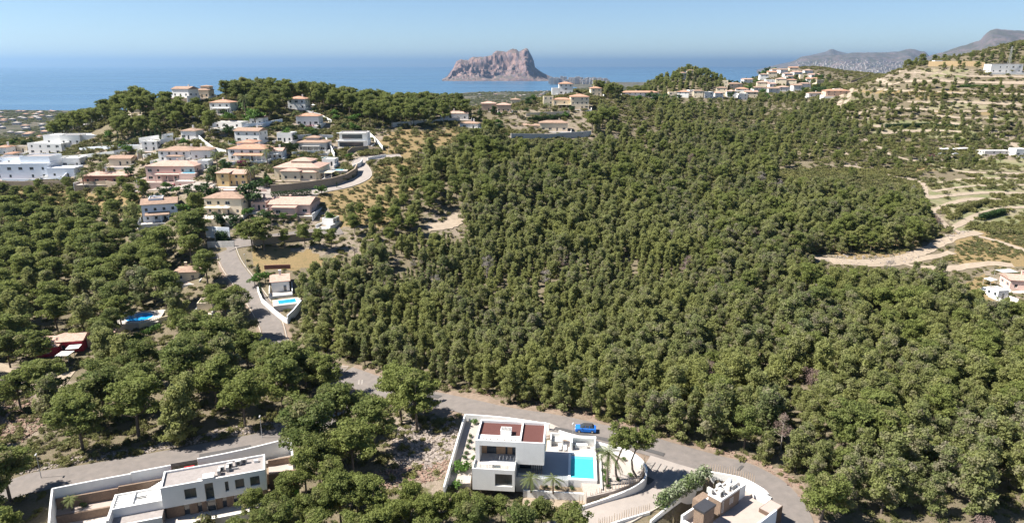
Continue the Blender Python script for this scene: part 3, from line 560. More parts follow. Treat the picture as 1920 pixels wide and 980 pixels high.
def facade(mb, p0, p1, z0, z1, holes, dep=.18, mi=0):
    """a wall face from p0 to p1 (outside on the right of p0->p1) with recessed openings"""
    d = Vector((p1[0]-p0[0], p1[1]-p0[1])); L = d.length; d /= L; n = Vector((d.y, -d.x))
    xs = sorted({0, L, *[h[0] for h in holes], *[h[0]+h[2] for h in holes]}); zs = sorted({z0, z1, *[h[1] for h in holes], *[h[1]+h[3] for h in holes]})
    P_ = lambda x, z, o=0: (p0[0]+d.x*x-n.x*o, p0[1]+d.y*x-n.y*o, z)
    for a, b in zip(xs, xs[1:]):
        for c, e in zip(zs, zs[1:]):
            mx, mz = (a+b)/2, (c+e)/2
            if any(h[0] < mx < h[0]+h[2] and h[1] < mz < h[1]+h[3] for h in holes): continue
            mb.add([P_(a, c), P_(b, c), P_(b, e), P_(a, e)], [(0, 1, 2, 3)], mi)
    for x, z, w, h in [q[:4] for q in holes]:
        for q in ([(x, z), (x+w, z)], [(x+w, z), (x+w, z+h)], [(x+w, z+h), (x, z+h)], [(x, z+h), (x, z)]):
            mb.add([P_(*q[0]), P_(*q[0], dep+.02), P_(*q[1], dep+.02), P_(*q[1])], [(0, 1, 2, 3)], mi)
WC = {}
def window(parent, p0, p1, x, z, w, h, name='window', fm=None, nm=2, dep=.16, sill=True, simple=False):
    d = Vector((p1[0]-p0[0], p1[1]-p0[1])).normalized(); n = Vector((d.y, -d.x)); fm = fm or WFRAME; key = (round(w, 1), round(h, 1), fm.name, nm, sill, simple)
    if key not in WC:
        t = .07; f = MB(); f.box(0, w, .0, .06, 0, t); f.box(0, w, .0, .06, h-t, h); f.box(0, t, .0, .06, t, h-t); f.box(w-t, w, .0, .06, t, h-t)
        for k in range(1, nm): f.box(w*k/nm-t/2, w*k/nm+t/2, .0, .06, t, h-t)
        if sill: f.box(-.06, w+.06, -.2, .0, -.06, -.005)
        g = MB().box(t/2, w-t/2, .035, .05, t/2, h-t/2); WC[key] = (f.mesh(name, fm), g.mesh('pane', GLASS))
    f, g = WC[key]; rz = math.atan2(d.y, d.x)
    o = link(name, f, parent, (p0[0]+d.x*x-n.x*dep, p0[1]+d.y*x-n.y*dep, z), rz); link('pane', g, o); return o
def hiproof(x0, x1, y0, y1, z, rise, mat, parent, ov=.45, kind='hip', ridge_y=False):
    x0 -= ov; x1 += ov; y0 -= ov; y1 += ov; w, d = x1-x0, y1-y0; mb = MB(); t = .16
    if kind == 'hip':
        s = min(w, d)/2*.98
        a, b = ((x0+s, (y0+y1)/2), (x1-s, (y0+y1)/2)) if w > d else (((x0+x1)/2, y0+s), ((x0+x1)/2, y1-s))
        if w > d: fs = [(0, 1, 5, 4), (1, 2, 5), (2, 3, 4, 5), (3, 0, 4)]
        else: fs = [(0, 1, 4), (1, 2, 5, 4), (2, 3, 5), (3, 0, 4, 5)]
        mb.add([(x0, y0, z+t), (x1, y0, z+t), (x1, y1, z+t), (x0, y1, z+t), (*a, z+t+rise), (*b, z+t+rise)], fs)
    elif kind == 'gable' and not ridge_y:
        ym = (y0+y1)/2; mb.add([(x0, y0, z+t), (x1, y0, z+t), (x1, y1, z+t), (x0, y1, z+t), (x0, ym, z+t+rise), (x1, ym, z+t+rise)], [(0, 1, 5, 4), (2, 3, 4, 5), (0, 4, 3), (1, 2, 5)])
    elif kind == 'gable':
        xm = (x0+x1)/2; mb.add([(x0, y0, z+t), (x1, y0, z+t), (x1, y1, z+t), (x0, y1, z+t), (xm, y0, z+t+rise), (xm, y1, z+t+rise)], [(0, 4, 5, 3), (1, 2, 5, 4), (0, 1, 4), (2, 3, 5)])
    else:   # single pitch, low at the front
        mb.add([(x0, y0, z+t), (x1, y0, z+t), (x1, y1, z+t), (x0, y1, z+t), (x0, y1, z+t+rise), (x1, y1, z+t+rise)], [(0, 1, 5, 4), (2, 3, 4, 5), (0, 4, 3), (1, 2, 5)])
    mb.add([(x0, y0, z), (x1, y0, z), (x1, y1, z), (x0, y1, z), (x0, y0, z+t), (x1, y0, z+t), (x1, y1, z+t), (x0, y1, z+t)], [(0, 3, 2, 1), (0, 1, 5, 4), (1, 2, 6, 5), (2, 3, 7, 6), (3, 0, 4, 7)])
    return mb.build('roof', mat, parent)
def volume(parent, x0, x1, y0, y1, z0, z1, mat, op=None, roof='flat', rmat=None, fm=None, rise=None, simple=False, par=.35, floor=None, ry=False, name='wall'):
    """one block of a building: its walls with recessed openings, windows in them, and its roof; op = {side: [(x, z, w, h, kind)]}"""
    op = op or {}; mb = MB(); C = {'f': ((x0, y0), (x1, y0)), 'r': ((x1, y0), (x1, y1)), 'b': ((x1, y1), (x0, y1)), 'l': ((x0, y1), (x0, y0))}
    top = z1+(par if roof == 'flat' else 0)
    for s, (a, b) in C.items(): facade(mb, a, b, z0, top, [o[:4] for o in op.get(s, [])])
    if roof == 'flat':
        t = .22; mb.add([(x0, y0, top), (x1, y0, top), (x1, y1, top), (x0, y1, top), (x0+t, y0+t, top), (x1-t, y0+t, top), (x1-t, y1-t, top), (x0+t, y1-t, top), (x0+t, y0+t, z1), (x1-t, y0+t, z1), (x1-t, y1-t, z1), (x0+t, y1-t, z1)],
               [(0, 1, 5, 4), (1, 2, 6, 5), (2, 3, 7, 6), (3, 0, 4, 7), (4, 5, 9, 8), (5, 6, 10, 9), (6, 7, 11, 10), (7, 4, 8, 11)])
        MB().add([(x0+t, y0+t, z1), (x1-t, y0+t, z1), (x1-t, y1-t, z1), (x0+t, y1-t, z1)], [(0, 1, 2, 3)]).build('roof', rmat or ROOFG, parent)
    wo = mb.build(name, mat, parent)
    if roof in ('hip', 'gable', 'shed'):
        hiproof(x0, x1, y0, y1, z1, rise or min(x1-x0, y1-y0)*(.145 if roof != 'shed' else .13), rmat or TERRA, parent, kind=roof, ridge_y=ry)
    for s, lst in op.items():
        a, b = C[s]
        for o in lst:
            k = o[4] if len(o) > 4 else 'window'
            if k == 'hole': continue
            window(parent, a, b, *o[:4], name=k if k in ('door', 'garage_door', 'window') else 'window', fm=DFRAME if k in ('dark',) else fm, nm=1 if k == 'door' else max(1, round(o[2]/1.1)), sill=(k == 'window' and not simple))
    return wo
def grid_op(L, z0, storeys, n, w=1.1, h=1.25, hs=2.9, door=False, rnd=None):
    r = rnd or random; out = []
    for s in range(storeys):
        for i in range(n):
            if r.random() < .12: continue
            ww = w*(1.7 if r.random() < .25 else 1); cx = L*(i+.5)/n; 
            if ww > L/n*.8: ww = w*.8
            if door and s == 0 and i == n//2: out.append((cx-.5, z0+.05, 1.0, 2.1, 'door'))
            else: out.append((cx-ww/2, z0+.95+s*hs, ww, h, 'window'))
    return out
def fence_wall(label, pts, h, mat=None, th=.3, base=1.0, cap=False, name='garden_wall', group=None, cat='wall', tops=None):
    """a standing wall along world points on the ground; its top follows the ground"""
    mat = mat or WHITE; mb = MB(); n = len(pts); A = []
    for i, p in enumerate(pts):
        d = Vector(pts[min(i+1, n-1)])-Vector(pts[max(i-1, 0)]); d.z = 0; d.normalize(); nn = Vector((-d.y, d.x, 0))*th/2
        z = p[2]; t = tops[i] if tops else z+h; A.append([(p[0]+nn.x, p[1]+nn.y, z-base), (p[0]-nn.x, p[1]-nn.y, z-base), (p[0]-nn.x, p[1]-nn.y, t), (p[0]+nn.x, p[1]+nn.y, t)])
    o = Vector(pts[0])
    for i in range(n-1):
        a, b = A[i], A[i+1]; vs = [tuple(Vector(q)-o) for q in a+b]; fs = [(0, 4, 5, 1), (1, 5, 6, 2), (2, 6, 7, 3), (3, 7, 4, 0)]
        if i == 0: fs.append((0, 1, 2, 3))
        if i == n-2: fs.append((4, 7, 6, 5))
        mb.add(vs, fs)
    return mb.build(name, mat, None, tuple(o), label=label, cat=cat, group=group)
def wallpx(label, pix, h, mat=None, **k):
    pts = [G(*q) for q in pix]; out = [pts[0]]
    for p in pts[1:]:
        m_ = max(1, int((p-out[-1]).length/4)); a = out[-1]
        for j in range(1, m_+1):
            q = a.lerp(p, j/m_); out.append(Vector((q.x, q.y, float(hgt(q.x, q.y)))))
    return fence_wall(label, out, h, mat, **k)
HK_ = []
def site(pxL, pxR, pyB, rot=0, D=None, label='', cat='house', name='house', group=None):
    """an Empty at the front left foot of a building, and its width in metres"""
    c = G((pxL+pxR)/2, pyB) if D is None else at((pxL+pxR)/2, pyB, D); d = c.y*CP-(c.z-CZ)*SP; w = (pxR-pxL)*d/F; r = R(rot)
    w_ = w/math.cos(r); o = Vector((c.x-math.cos(r)*w_/2, c.y-math.sin(r)*w_/2, c.z)); e = empty(name, o, r, label=label, cat=cat, group=group); return e, w_, c
def reg(e, w, dep, hh, pyB=None):
    """keep trees off the footprint and clear of the view of the facade"""
    r = e.rotation_euler.z; o = e.location
    n = max(1, int(max(w, dep)/5))
    for i in range(n+1):
        for j in (0, .5, 1):
            x = i/n*w; y = j*dep; HOUSES.append((o.x+math.cos(r)*x-math.sin(r)*y, o.y+math.sin(r)*x+math.cos(r)*y, 3.2))
    q = [proj(o.x+math.cos(r)*x-math.sin(r)*y, o.y+math.sin(r)*x+math.cos(r)*y, o.z+z) for x in (0, w) for y in (0, dep) for z in (.5, hh)]
    HKEEP.append((o.y, (min(a for a, b in q)+1, min(b for a, b in q), max(a for a, b in q)-1, max(b for a, b in q)-1)))
def house(label, pxL, pxR, pyB, dep, h, roof='hip', mat=None, rmat=None, rot=0, st=2, n=4, wings=(), group=None, D=None, simple=False, seed=0, chim=True, ns=2, name='house', terrace=0, keep=True, rise=None, fm=None, cat='house'):
    rr = random.Random(seed+int(pxL)); e, w, c = site(pxL, pxR, pyB, rot, D, label, cat, name, group); mat = mat or WHITE; rmat = rmat or (TERRA if roof != 'flat' else ROOFG)
    fx0, fx1 = 0, w
    volume(e, 0, w, 0, dep, -3, h, mat, {'f': grid_op(w, 0, st, n, rnd=rr, door=True, hs=(h-.1)/st), 'r': grid_op(dep, 0, st, ns, rnd=rr, hs=(h-.1)/st), 'l': grid_op(dep, 0, st, ns, rnd=rr, hs=(h-.1)/st)}, roof, rmat, simple=simple, rise=rise, fm=fm)
    for (a, b, y0, y1, z1, rf, *ex) in wings:
        mt = ex[0] if ex else mat; x0, x1 = a*w, b*w; L = x1-x0; s_ = max(1, int(z1/2.7)) if z1 > h-1.5 or y0 < -.5 else 0
        if ex and ex[0] == 'porch':
            pm = MB(); k = max(2, int(L/2.6)+1)
            for q in range(k): pm.box(x0+.02+(L-.34)*q/(k-1), x0+.32+(L-.34)*q/(k-1), y0+.02, y0+.32, -2, z1)
            pm.build('pillar', mat, e)
            if rf == 'hip' or rf == 'shed': hiproof(x0, x1, y0, y1-.1, z1, .9, rmat, e, .25, 'shed')
            else: MB().box(x0-.1, x1+.1, y0-.1, y1-.01, z1, z1+.3).build('roof', mat, e)
            MB().box(x0-.05, x1+.05, y0-.05, y1-.01, -3, -.02).build('terrace', TILEF, e)
        elif ex and ex[0] == 'terrace':
            MB().box(x0, x1, y0, y1-.01, -4, z1).build('terrace', mat, e); MB().box(x0+.1, x1-.1, y0+.1, y1-.1, z1, z1+.012).build('paving', TILEF, e)
            rb = MB()
            for q in range(int(L/1.2)+1): rb.box(x0+.05+q*1.2, x0+.13+q*1.2, y0+.05, y0+.13, z1, z1+.9)
            rb.box(x0, x1, y0+.04, y0+.14, z1+.9, z1+1.0); rb.build('railing', WFRAME, e)
        else:
            volume(e, x0, x1, y0, y1, -3, z1, mt, {'f': grid_op(L, 0, max(1, int(z1/2.7)), max(1, int(L/3)), rnd=rr)} if (y0 < -.3 or y0 > dep-.5 or a < 0 or b > 1) else {}, rf, rmat if rf != 'flat' else ROOFG, simple=simple)
    if not simple and keep:
        MB().box(-w*.12, w*1.12, -3.6, -.01, -4.5, -.02).build('terrace', [WHITE, mat, STONE, WHITE][rr.randrange(4)], e); MB().box(-w*.12+.25, w*1.12-.25, -3.35, -.02, -.02, .0).build('paving', [TILEF, PAVE][rr.randrange(2)], e)
        MB().box(w*1.12, w*1.12+.25, -3.6, dep*.9, -4, 1.1).build('side_wall', WHITE, e); MB().box(-w*.12-.25, -w*.12, -3.6, dep*.6, -4, 1.0).build('side_wall', WHITE, e)
    if chim and roof != 'flat':
        cx, cy = w*rr.uniform(.25, .75), dep*.62; ch = MB().box(cx-.35, cx+.35, cy-.3, cy+.3, h, h+2.3); ch.box(cx-.45, cx+.45, cy-.4, cy+.4, h+2.3, h+2.45); ch.build('chimney', mat, e)
    if keep: reg(e, w, dep, h)
    else: HOUSES.append((c.x, c.y+dep/2, max(w, dep)*.6))
    return e
# ------------------------------------------------ the white villa with the pool (front centre)
V1 = empty('white_villa', (-6.7, 110.6, 0), R(-5.5), label='white cubic villa with red gravel roof and turquoise pool beside the road', cat='villa')
def loc(e, p): return e.matrix_world @ Vector(p) if e.parent else Vector((e.location.x+math.cos(e.rotation_euler.z)*p[0]-math.sin(e.rotation_euler.z)*p[1], e.location.y+math.sin(e.rotation_euler.z)*p[0]+math.cos(e.rotation_euler.z)*p[1], e.location.z+p[2]))
# upper box: right closed part, left loggia under slatted roof
b = MB(); facade(b, (7.4, 0), (12.6, 0), 90, 94.5, []); facade(b, (12.6, 0), (12.6, 7.6), 90, 94.5, [(1.2, 91, .5, 2.2), (5.2, 91, 1.2, 1.3)]); facade(b, (12.6, 7.6), (0, 7.6), 90, 94.5, [(3, 91.2, 1.5, 1.3), (8, 91.2, 1.5, 1.3)]); facade(b, (0, 7.6), (0, 0), 90, 94.5, [])
facade(b, (0, 0), (.75, 0), 90, 93.45, []); facade(b, (0, 0), (7.4, 0), 93.45, 94.5, [])
b.add([(.75, 0, 90.05), (.75, 3, 90.05), (.75, 3, 93.45), (.75, 0, 93.45)], [(0, 3, 2, 1)]); b.add([(7.4, 0, 90.05), (7.4, 3, 90.05), (7.4, 3, 93.45), (7.4, 0, 93.45)], [(0, 1, 2, 3)])
b.add([(.75, 0, 93.45), (7.4, 0, 93.45), (7.4, .45, 93.45), (.75, .45, 93.45)], [(0, 1, 2, 3)])
t = .28; X1, Y1 = 12.6, 7.6; zt, zr = 94.5, 93.98
b.add([(0, 0, zt), (X1, 0, zt), (X1, Y1, zt), (0, Y1, zt), (t, t, zt), (X1-t, t, zt), (X1-t, Y1-t, zt), (t, Y1-t, zt), (t, t, zr), (X1-t, t, zr), (X1-t, Y1-t, zr), (t, Y1-t, zr)], [(0, 1, 5, 4), (1, 2, 6, 5), (2, 3, 7, 6), (3, 0, 4, 7), (4, 5, 9, 8), (5, 6, 10, 9), (6, 7, 11, 10), (7, 4, 8, 11)])
b.box(8.0, 8.3, t, Y1-t, zr-.2, 94.4); b.add([(0, 0, 90), (12.6, 0, 90), (12.6, 7.6, 90), (0, 7.6, 90)], [(3, 2, 1, 0)])
b.build('wall', WHITE, V1)
MB().box(8.3, X1-t, t, Y1-t, zr-.2, zr).build('roof', REDG, V1); MB().box(t, 8.0, 2.9, Y1-t, zr-.2, zr).build('roof', REDG, V1)
rb = MB().box(t, 8.0, 1.75, 2.9, zr-.3, zr+.05); rb.box(t, 1.1, .3, 1.75, zr-.3, zr+.03); rb.build('roof_edge', WHITE, V1)
sm = MB().box(0, .36, .3, 1.75, zr-.3, zr+.03).mesh('slat', WHITE)
for i in range(10): link('slat', sm, V1, (1.42+i*.66, 0, 0))
c = MB().box(4.3, 6.3, 2.75, 4.3, zr, 95.05); c.build('chimney', WHITE, V1); g = MB()
for i in range(7): g.box(4.45+i*.26, 4.56+i*.26, 2.9, 4.15, 95.05, 95.2)
g.build('vent_grille', GREYW, V1)
# loggia back wall: wood panels and dark doors
for i, (x0, x1, mt) in enumerate([(.76, 1.7, WOOD), (1.7, 3.5, GLASS), (3.5, 5.2, WOOD), (5.2, 5.6, GLASS), (5.6, 6.5, WOOD), (6.5, 7.4, GLASS)]):
    MB().box(x0, x1, 3.0, 3.1 if mt is WOOD else 3.06, 90.05, 93.6).build('panel' if mt is WOOD else 'glass_door', mt, V1)
MB().box(.76, 7.4, .02, 3, 89.9, 90.06).build('loggia_floor', GREYT, V1)
# lower left block with the wide window and roof terrace
b = MB(); facade(b, (-.15, -3.1), (7.5, -3.1), 86.3, 90.62, [(4.1, 87.25, 3.1, 2.5)], .35); facade(b, (7.5, -3.1), (7.5, 2.5), 86.3, 90.62, []); facade(b, (-.15, 2), (-.15, -3.1), 86.3, 90.62, [(1.5, 87.6, 1, 1.2)])
b.add([(-.15, -3.1, 90.62), (7.5, -3.1, 90.62), (7.5, 0, 90.62), (-.15, 0, 90.62), (0, -2.9, 90.62), (7.35, -2.9, 90.62), (7.35, 0, 90.62), (0, 0, 90.62)], [(0, 1, 5, 4), (1, 2, 6, 5), (3, 0, 4, 7)])
for q in (((0, -2.9), (7.35, -2.9)), ((7.35, -2.9), (7.35, 0)), ((0, 0), (0, -2.9))): b.add([(*q[0], 90.62), (*q[1], 90.62), (*q[1], 90.05), (*q[0], 90.05)], [(0, 1, 2, 3)])
b.build('wall', WHITE, V1); MB().box(-.1, 7.45, -3.05, -.001, 89.7, 90.08).build('roof_terrace', TILEF, V1)
w_ = window(V1, (-.15, -3.1), (7.5, -3.1), 4.1, 87.25, 3.1, 2.5, fm=DFRAME, nm=3, dep=.33, sill=False)
for i in range(7): MB().box(0, .04, 0, .04, 0, .95).build('railing_post', GREYW, V1, (.1+i*1.2, -3.0, 90.62))
for i in range(2): MB().box(0, .04, 0, .04, 0, .95).build('railing_post', GREYW, V1, (7.38, -1.9+i*1.3, 90.62))
gl = bpy.data.materials.new('clear_glass_balustrade'); gl.use_nodes = True; pb = gl.node_tree.nodes['Principled BSDF']; pb.inputs['Base Color'].default_value = (.7, .8, .78, 1); pb.inputs['Alpha'].default_value = .22; pb.inputs['Roughness'].default_value = .05
MB().box(.02, 7.3, -2.985, -2.97, 90.64, 91.5).build('balustrade', gl, V1); MB().box(7.385, 7.4, -2.9, -.1, 90.64, 91.5).build('balustrade', gl, V1)
# ground floor below the overhang
b = MB(); facade(b, (7.5, 2.6), (12.2, 2.6), 87.4, 90, [(.4, 87.5, 2.2, 2.3)]); facade(b, (12.2, 2.6), (12.2, 7.6), 87.4, 90, []); facade(b, (12.2, 7.6), (0, 7.6), 86, 90, []); facade(b, (0, 7.6), (0, 2.6), 86, 90, []); b.build('wall', GREYW, V1)
window(V1, (7.5, 2.6), (12.2, 2.6), .4, 87.5, 2.2, 2.3, fm=DFRAME, nm=2, sill=False)
for i in range(5): MB().box(0, .14, 0, .3, 87.45, 90.0).build('louvre', DFRAME, V1, (10.5+i*.4, .5, 0))
# pool terrace, pool, planter
T = MB(); T.box(7.5, 17.0, -.35, 9.0, 85.2, 87.5); T.build('terrace', GREYT, V1)
MB().box(7.5, 17.1, -.55, -.352, 84.6, 87.6).build('terrace_edge', WHITE, V1)
MB().box(12.6, 22.3, 9.0, 13.0, 85.2, 87.52).build('patio', TILEF, V1)
k = MB(); k.box(17.0, 17.45, -.3, 9, 85, 87.62); k.box(21.75, 22.3, -.3, 9, 84.6, 87.62); k.box(17.45, 21.75, -.3, .3, 84.6, 87.6); k.box(17.45, 21.75, 8.3, 9, 85, 87.6); k.build('pool_surround', WHITE, V1)
pl = MB().box(17.45, 21.75, .3, 8.3, 85, 87.38).build('pool', TURQ, V1)
for i in range(3): MB().box(17.46, 21.74, 7.0+i*.42, 7.42+i*.42, 87.3, 87.39+i*.03).build('pool_step', LBLUE if i < 2 else TILEF, pl)
for i in range(9): MB().box(0, .035, 0, .035, 87.55, 88.4).build('railing_post', GREYW, V1, (7.9+i*1.15, -.5, 0))
MB().box(7.9, 17.1, -.49, -.475, 87.62, 88.4).build('balustrade', gl, V1)
# pergola bar behind the pool
q = MB(); q.box(17.4, 22.2, 11.6, 11.9, 87.5, 89.3); q.box(17.4, 17.7, 9.6, 11.6, 87.5, 89.3); q.box(21.9, 22.2, 9.6, 11.6, 87.5, 89.3); q.box(17.3, 22.3, 11.2, 12.0, 89.3, 89.5); q.build('bar_wall', WHITE, V1)
MB().box(18.2, 20.6, 10.4, 11.1, 87.5, 88.35).build('bar_counter', WHITE, V1)
# entrance gate box
q = MB(); q.box(13.3, 13.55, 10.6, 13.2, 87.5, 89.2); q.box(15.6, 15.85, 10.6, 13.2, 87.5, 89.2); q.box(13.55, 15.6, 12.95, 13.2, 87.5, 89.2); q.build('entrance_wall', WHITE, V1); MB().box(13.56, 15.59, 11.2, 12.94, 87.52, 88.4).build('entrance_pit', GREYW, V1)
q = MB(); q.box(11.9, 22.6, -2.2, -.56, 84.0, 86.2); q.build('planter', SOIL, V1); MB().box(9.0, 23.4, -2.6, -2.21, 83.4, 86.3).build('planter_edge', WHITE, V1); MB().box(9, 24.5, -5.2, -2.62, 82.9, 84.9).build('stone_terrace', STONE, V1)
MB().box(22.9, 23.25, -2.2, 9.4, 84, 87.3).build('side_path', GREYW, V1)
reg(V1, 22, 9, 0)
gz = 86.95
def patch(name, pix, z, mat, th=1.2, **k):
    P_ = [zat(*q, z) for q in pix]; o = P_[0]; return MB().prism([(p.x-o.x, p.y-o.y) for p in P_], z-o.z-th, 0.0).build(name, mat, None, tuple(o), **k)
patch('gravel_yard', [(876,782),(1030,792),(1112,828),(1180,846),(1206,864),(1212,882),(1198,900),(1150,920),(1100,932),(1090,905),(1020,872),(886,872),(882,905),(838,908)], gz, GRAVEL, 2.2, kind='structure')
def wz(label, pix, ztop, base, mat=None, th=.3, group='white walls round the pool villa', name='garden_wall', cat='wall'):
    pts = smooth([zat(q[0], q[1], ztop if len(q) < 3 else q[2]) for q in pix], 3) if len(pix) > 2 else [zat(q[0], q[1], ztop) for q in pix]
    tops = [p.z for p in pts]; return fence_wall(label, [(p.x, p.y, base) for p in pts], 0, mat, th=th, base=0, tops=tops, group=group, name=name, cat=cat)
wz('white boundary wall left of the pool villa running toward the viewer', [(872,776),(852,842),(832,912)], 88.6, 84)
wz('low white roadside wall behind the pool villa roof', [(873,776),(950,782),(1030,794)], 88.4, 85)
wz('white sloping wall between the pool patio and the parked blue car', [(1048,806),(1110,825),(1178,843)], 88.6, 85)
wz('curved white wall round the cactus garden at the driveway corner', [(1178,843,88.6),(1200,858,88.5),(1212,876,88.3),(1207,898,88.0),(1180,916,87.6),(1140,932,87.2),(1085,950,86.8)], 88, 83)
# rows of stakes along the curved wall
stake = MB(); stake.tube([(0, 0, -.3), (.02, 0, .8), (0, .02, 1.65)], [.075, .065, .035], 5)
sf = empty('stake_fence', zat(1150, 922, 87), 0, label='row of thin pale wooden stakes behind the curved white wall', cat='fence'); sme = stake.mesh('stake', M('pale_weathered_wood', (.46, .36, .27), .9, stain=0))
cl = smooth([zat(*q) for q in [(1207,862,87),(1208,880,87),(1200,897,87),(1175,911,86.8),(1135,926,86.4),(1085,943,86)]], 14)
acc = 0
for a, b_ in zip(cl, cl[1:]):
    acc += (b_-a).length
    if acc > .42: acc = 0; o = link('stake', sme, sf, tuple(a-sf.location+Vector((random.uniform(-.08, .08), 0, 0)))); o.scale = (1, 1, random.uniform(.7, 1.15)); o.rotation_euler = (random.uniform(-.08, .08), random.uniform(-.08, .08), 0)
# ------------------------------------------------ the long white villa (front left)
V2 = empty('long_white_villa', (-60.7, 102.4, 0), R(19.5), label='long white two storey villa with brown stone lower floor and flat roof', cat='villa')
Wd, Dp = 17.1, 5.4; ops = [(3.6, 86.9, 1.9, 2.0), (10.2, 87.0, .6, 2.0), (11.9, 87.1, 1.5, 1.9), (14.4, 87.1, 1.6, 1.9)]
b = MB(); facade(b, (0, 0), (6.9, 0), 85.9, 90, [ops[0]], .3); facade(b, (8.3, 0), (Wd, 0), 85.9, 90, [(x-8.3, z, w, h) for x, z, w, h in ops[1:]], .3); facade(b, (6.9, 0), (8.3, 0), 89.3, 90.3, [])
facade(b, (Wd, 0), (Wd, Dp), 85.9, 90, []); facade(b, (Wd, Dp), (0, Dp), 85.9, 90, []); facade(b, (0, Dp), (0, 0), 85.9, 90, []); b.add([(6.9, 0, 83.4), (6.9, 0, 90), (6.9, 1, 90), (6.9, 1, 83.4)], [(0, 1, 2, 3)]); b.add([(8.3, 0, 83.4), (8.3, 0, 90), (8.3, 1, 90), (8.3, 1, 83.4)], [(3, 2, 1, 0)])
t = .28; zt, zr = 90, 89.65; b.add([(0, 0, zt), (Wd, 0, zt), (Wd, Dp, zt), (0, Dp, zt), (t, t, zt), (Wd-t, t, zt), (Wd-t, Dp-t, zt), (t, Dp-t, zt), (t, t, zr), (Wd-t, t, zr), (Wd-t, Dp-t, zr), (t, Dp-t, zr)], [(0, 1, 5, 4), (1, 2, 6, 5), (2, 3, 7, 6), (3, 0, 4, 7), (4, 5, 9, 8), (5, 6, 10, 9), (6, 7, 11, 10), (7, 4, 8, 11)])
b.add([(0, 0, 85.9), (Wd, 0, 85.9), (Wd, Dp, 85.9), (0, Dp, 85.9)], [(3, 2, 1, 0)]); b.build('wall', WHITE, V2)
b = MB().box(6.7, 8.6, .02, 1.6, 89.66, 90.35); b.build('skylight_box', WHITE, V2)
MB().box(t, Wd-t, t, Dp-t, zr-.1, zr).build('roof', ROOFG, V2)
for o in ops: window(V2, (0, 0), (Wd, 0), *o, fm=DFRAME, nm=1 if o[2] < 1 else 2, dep=.28, sill=False)
MB().box(6.92, 8.28, .5, .56, 83.5, 89.6).build('stair_glazing', GLASS, V2)
for z in (85.6, 87.6): MB().box(6.92, 8.28, .42, .5, z, z+.12).build('glazing_bar', DFRAME, V2)
for i, (x0, x1) in enumerate([(.3, 3.1), (4.0, 5.3), (6.0, 6.85), (8.35, 9.4), (10.1, 11.3), (11.9, 13.5), (15.2, 17.0)]): MB().box(x0, x1, .55, .9, 83.4, 85.88).build('stone_pier', BSTONE, V2)
for i, (x0, x1) in enumerate([(3.1, 4.0), (5.3, 6.0), (9.4, 10.1), (11.3, 11.9), (13.5, 15.2)]): MB().box(x0, x1, .85, .9, 83.4, 85.88).build('glass_door', GLASS, V2)
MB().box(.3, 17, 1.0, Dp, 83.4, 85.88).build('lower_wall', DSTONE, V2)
MB().box(0, 17.3, -2.2, .95, 82.4, 83.4).build('terrace', TILEF, V2); MB().box(0, 17.3, -2.5, -2.2, 82.0, 83.7).build('terrace_wall', WHITE, V2)
ac = MB().box(0, 1.0, 0, .5, .1, .95).mesh('air_conditioner', GREYW); fan = MB(); fan.tube([(.5, -.005, .5), (.5, -.03, .5)], .32, 10); fan = fan.mesh('fan', DFRAME)
for x, y, r in [(9.2, 2.4, 0), (10.6, 3.1, .1), (12.0, 3.4, 0), (11.0, 1.9, 1.57), (9.6, 1.2, 1.57), (13.0, 3.7, 0)]: o = link('air_conditioner', ac, V2, (x, y, zr), r); link('fan', fan, o)
MB().box(10.4, 12.6, 2.3, 2.42, zr, zr+.4).build('pipe_rack', GREYW, V2); MB().box(15.2, 15.9, 3.4, 3.9, zr, zr+.5).build('roof_vent', WHITE, V2); MB().box(5.9, 6.4, .7, 1.0, zr, zr+.3).build('roof_vent', WHITE, V2)
# left wing: white deck with a slatted light well
b = MB().box(-8.2, -.02, 1.0, 5.2, 83, 86.9); b.box(-8.2, -7.8, -2.5, 5.2, 83, 87.25); b.box(-7.8, -.02, 4.9, 5.2, 86.9, 87.25); b.box(-7.8, -.02, .6, .98, 83, 87.25); b.box(-5.1, -4.8, .98, 4.9, 86.9, 87.25); b.build('wing', WHITE, V2)
for i in range(6): MB().box(-7.5, -5.3, 1.3+i*.58, 1.55+i*.58, 86.9, 87.2).build('slat', WHITE, V2)
for i in range(2): MB().box(-4.6, -2.9, 2.9+i*.5, 3.1+i*.5, 86.9, 87.0).build('slot_vent', DFRAME, V2)
MB().box(-7.8, -.02, -2.5, .58, 82, 85.6).build('lower_deck', ROOFG, V2); MB().box(-8, .1, -2.8, -2.5, 82, 86.1).build('deck_edge', WHITE, V2)
reg(V2, 17, 5.4, 0)
MB().box(-18.1, -8.3, -6, 5.79, 81.8, 83.0).build('patio', TILEF, V2)
# terraces and walls behind it
for i, (y0, y1, z0, z1, mt, nm) in enumerate([(5.8, 6.2, 82.0, 84.6, BSTONE, 'stone_wall'), (8.3, 8.65, 83, 86.5, BSTONE, 'stone_wall'), (6.2, 8.3, 82.0, 84.5, PAVE, 'garden_terrace')]): MB().box(-18.1, -8.3, y0, y1, z0, z1).build(nm, mt, V2)
MB().box(-8.2, 17.4, 6.2, 8.6, 83, 85.2).build('garden_terrace', SOIL, V2); MB().box(-8.2, 22, 8.66, 10.2, 83, 86.0).build('garden_terrace', CONC, V2)
MB().box(-8.25, .0, 8.3, 8.64, 83, 86.8).build('stone_wall', BSTONE, V2); MB().box(17.4, 22.4, 4.2, 4.6, 82.5, 86.2).build('stone_wall', BSTONE, V2); MB().box(17.4, 22.4, 4.6, 7.2, 82.5, 86.1).build('garden_terrace', PAVE, V2); MB().box(17.4, 22.4, 7.2, 7.6, 83, 87.4).build('stone_wall', BSTONE, V2)
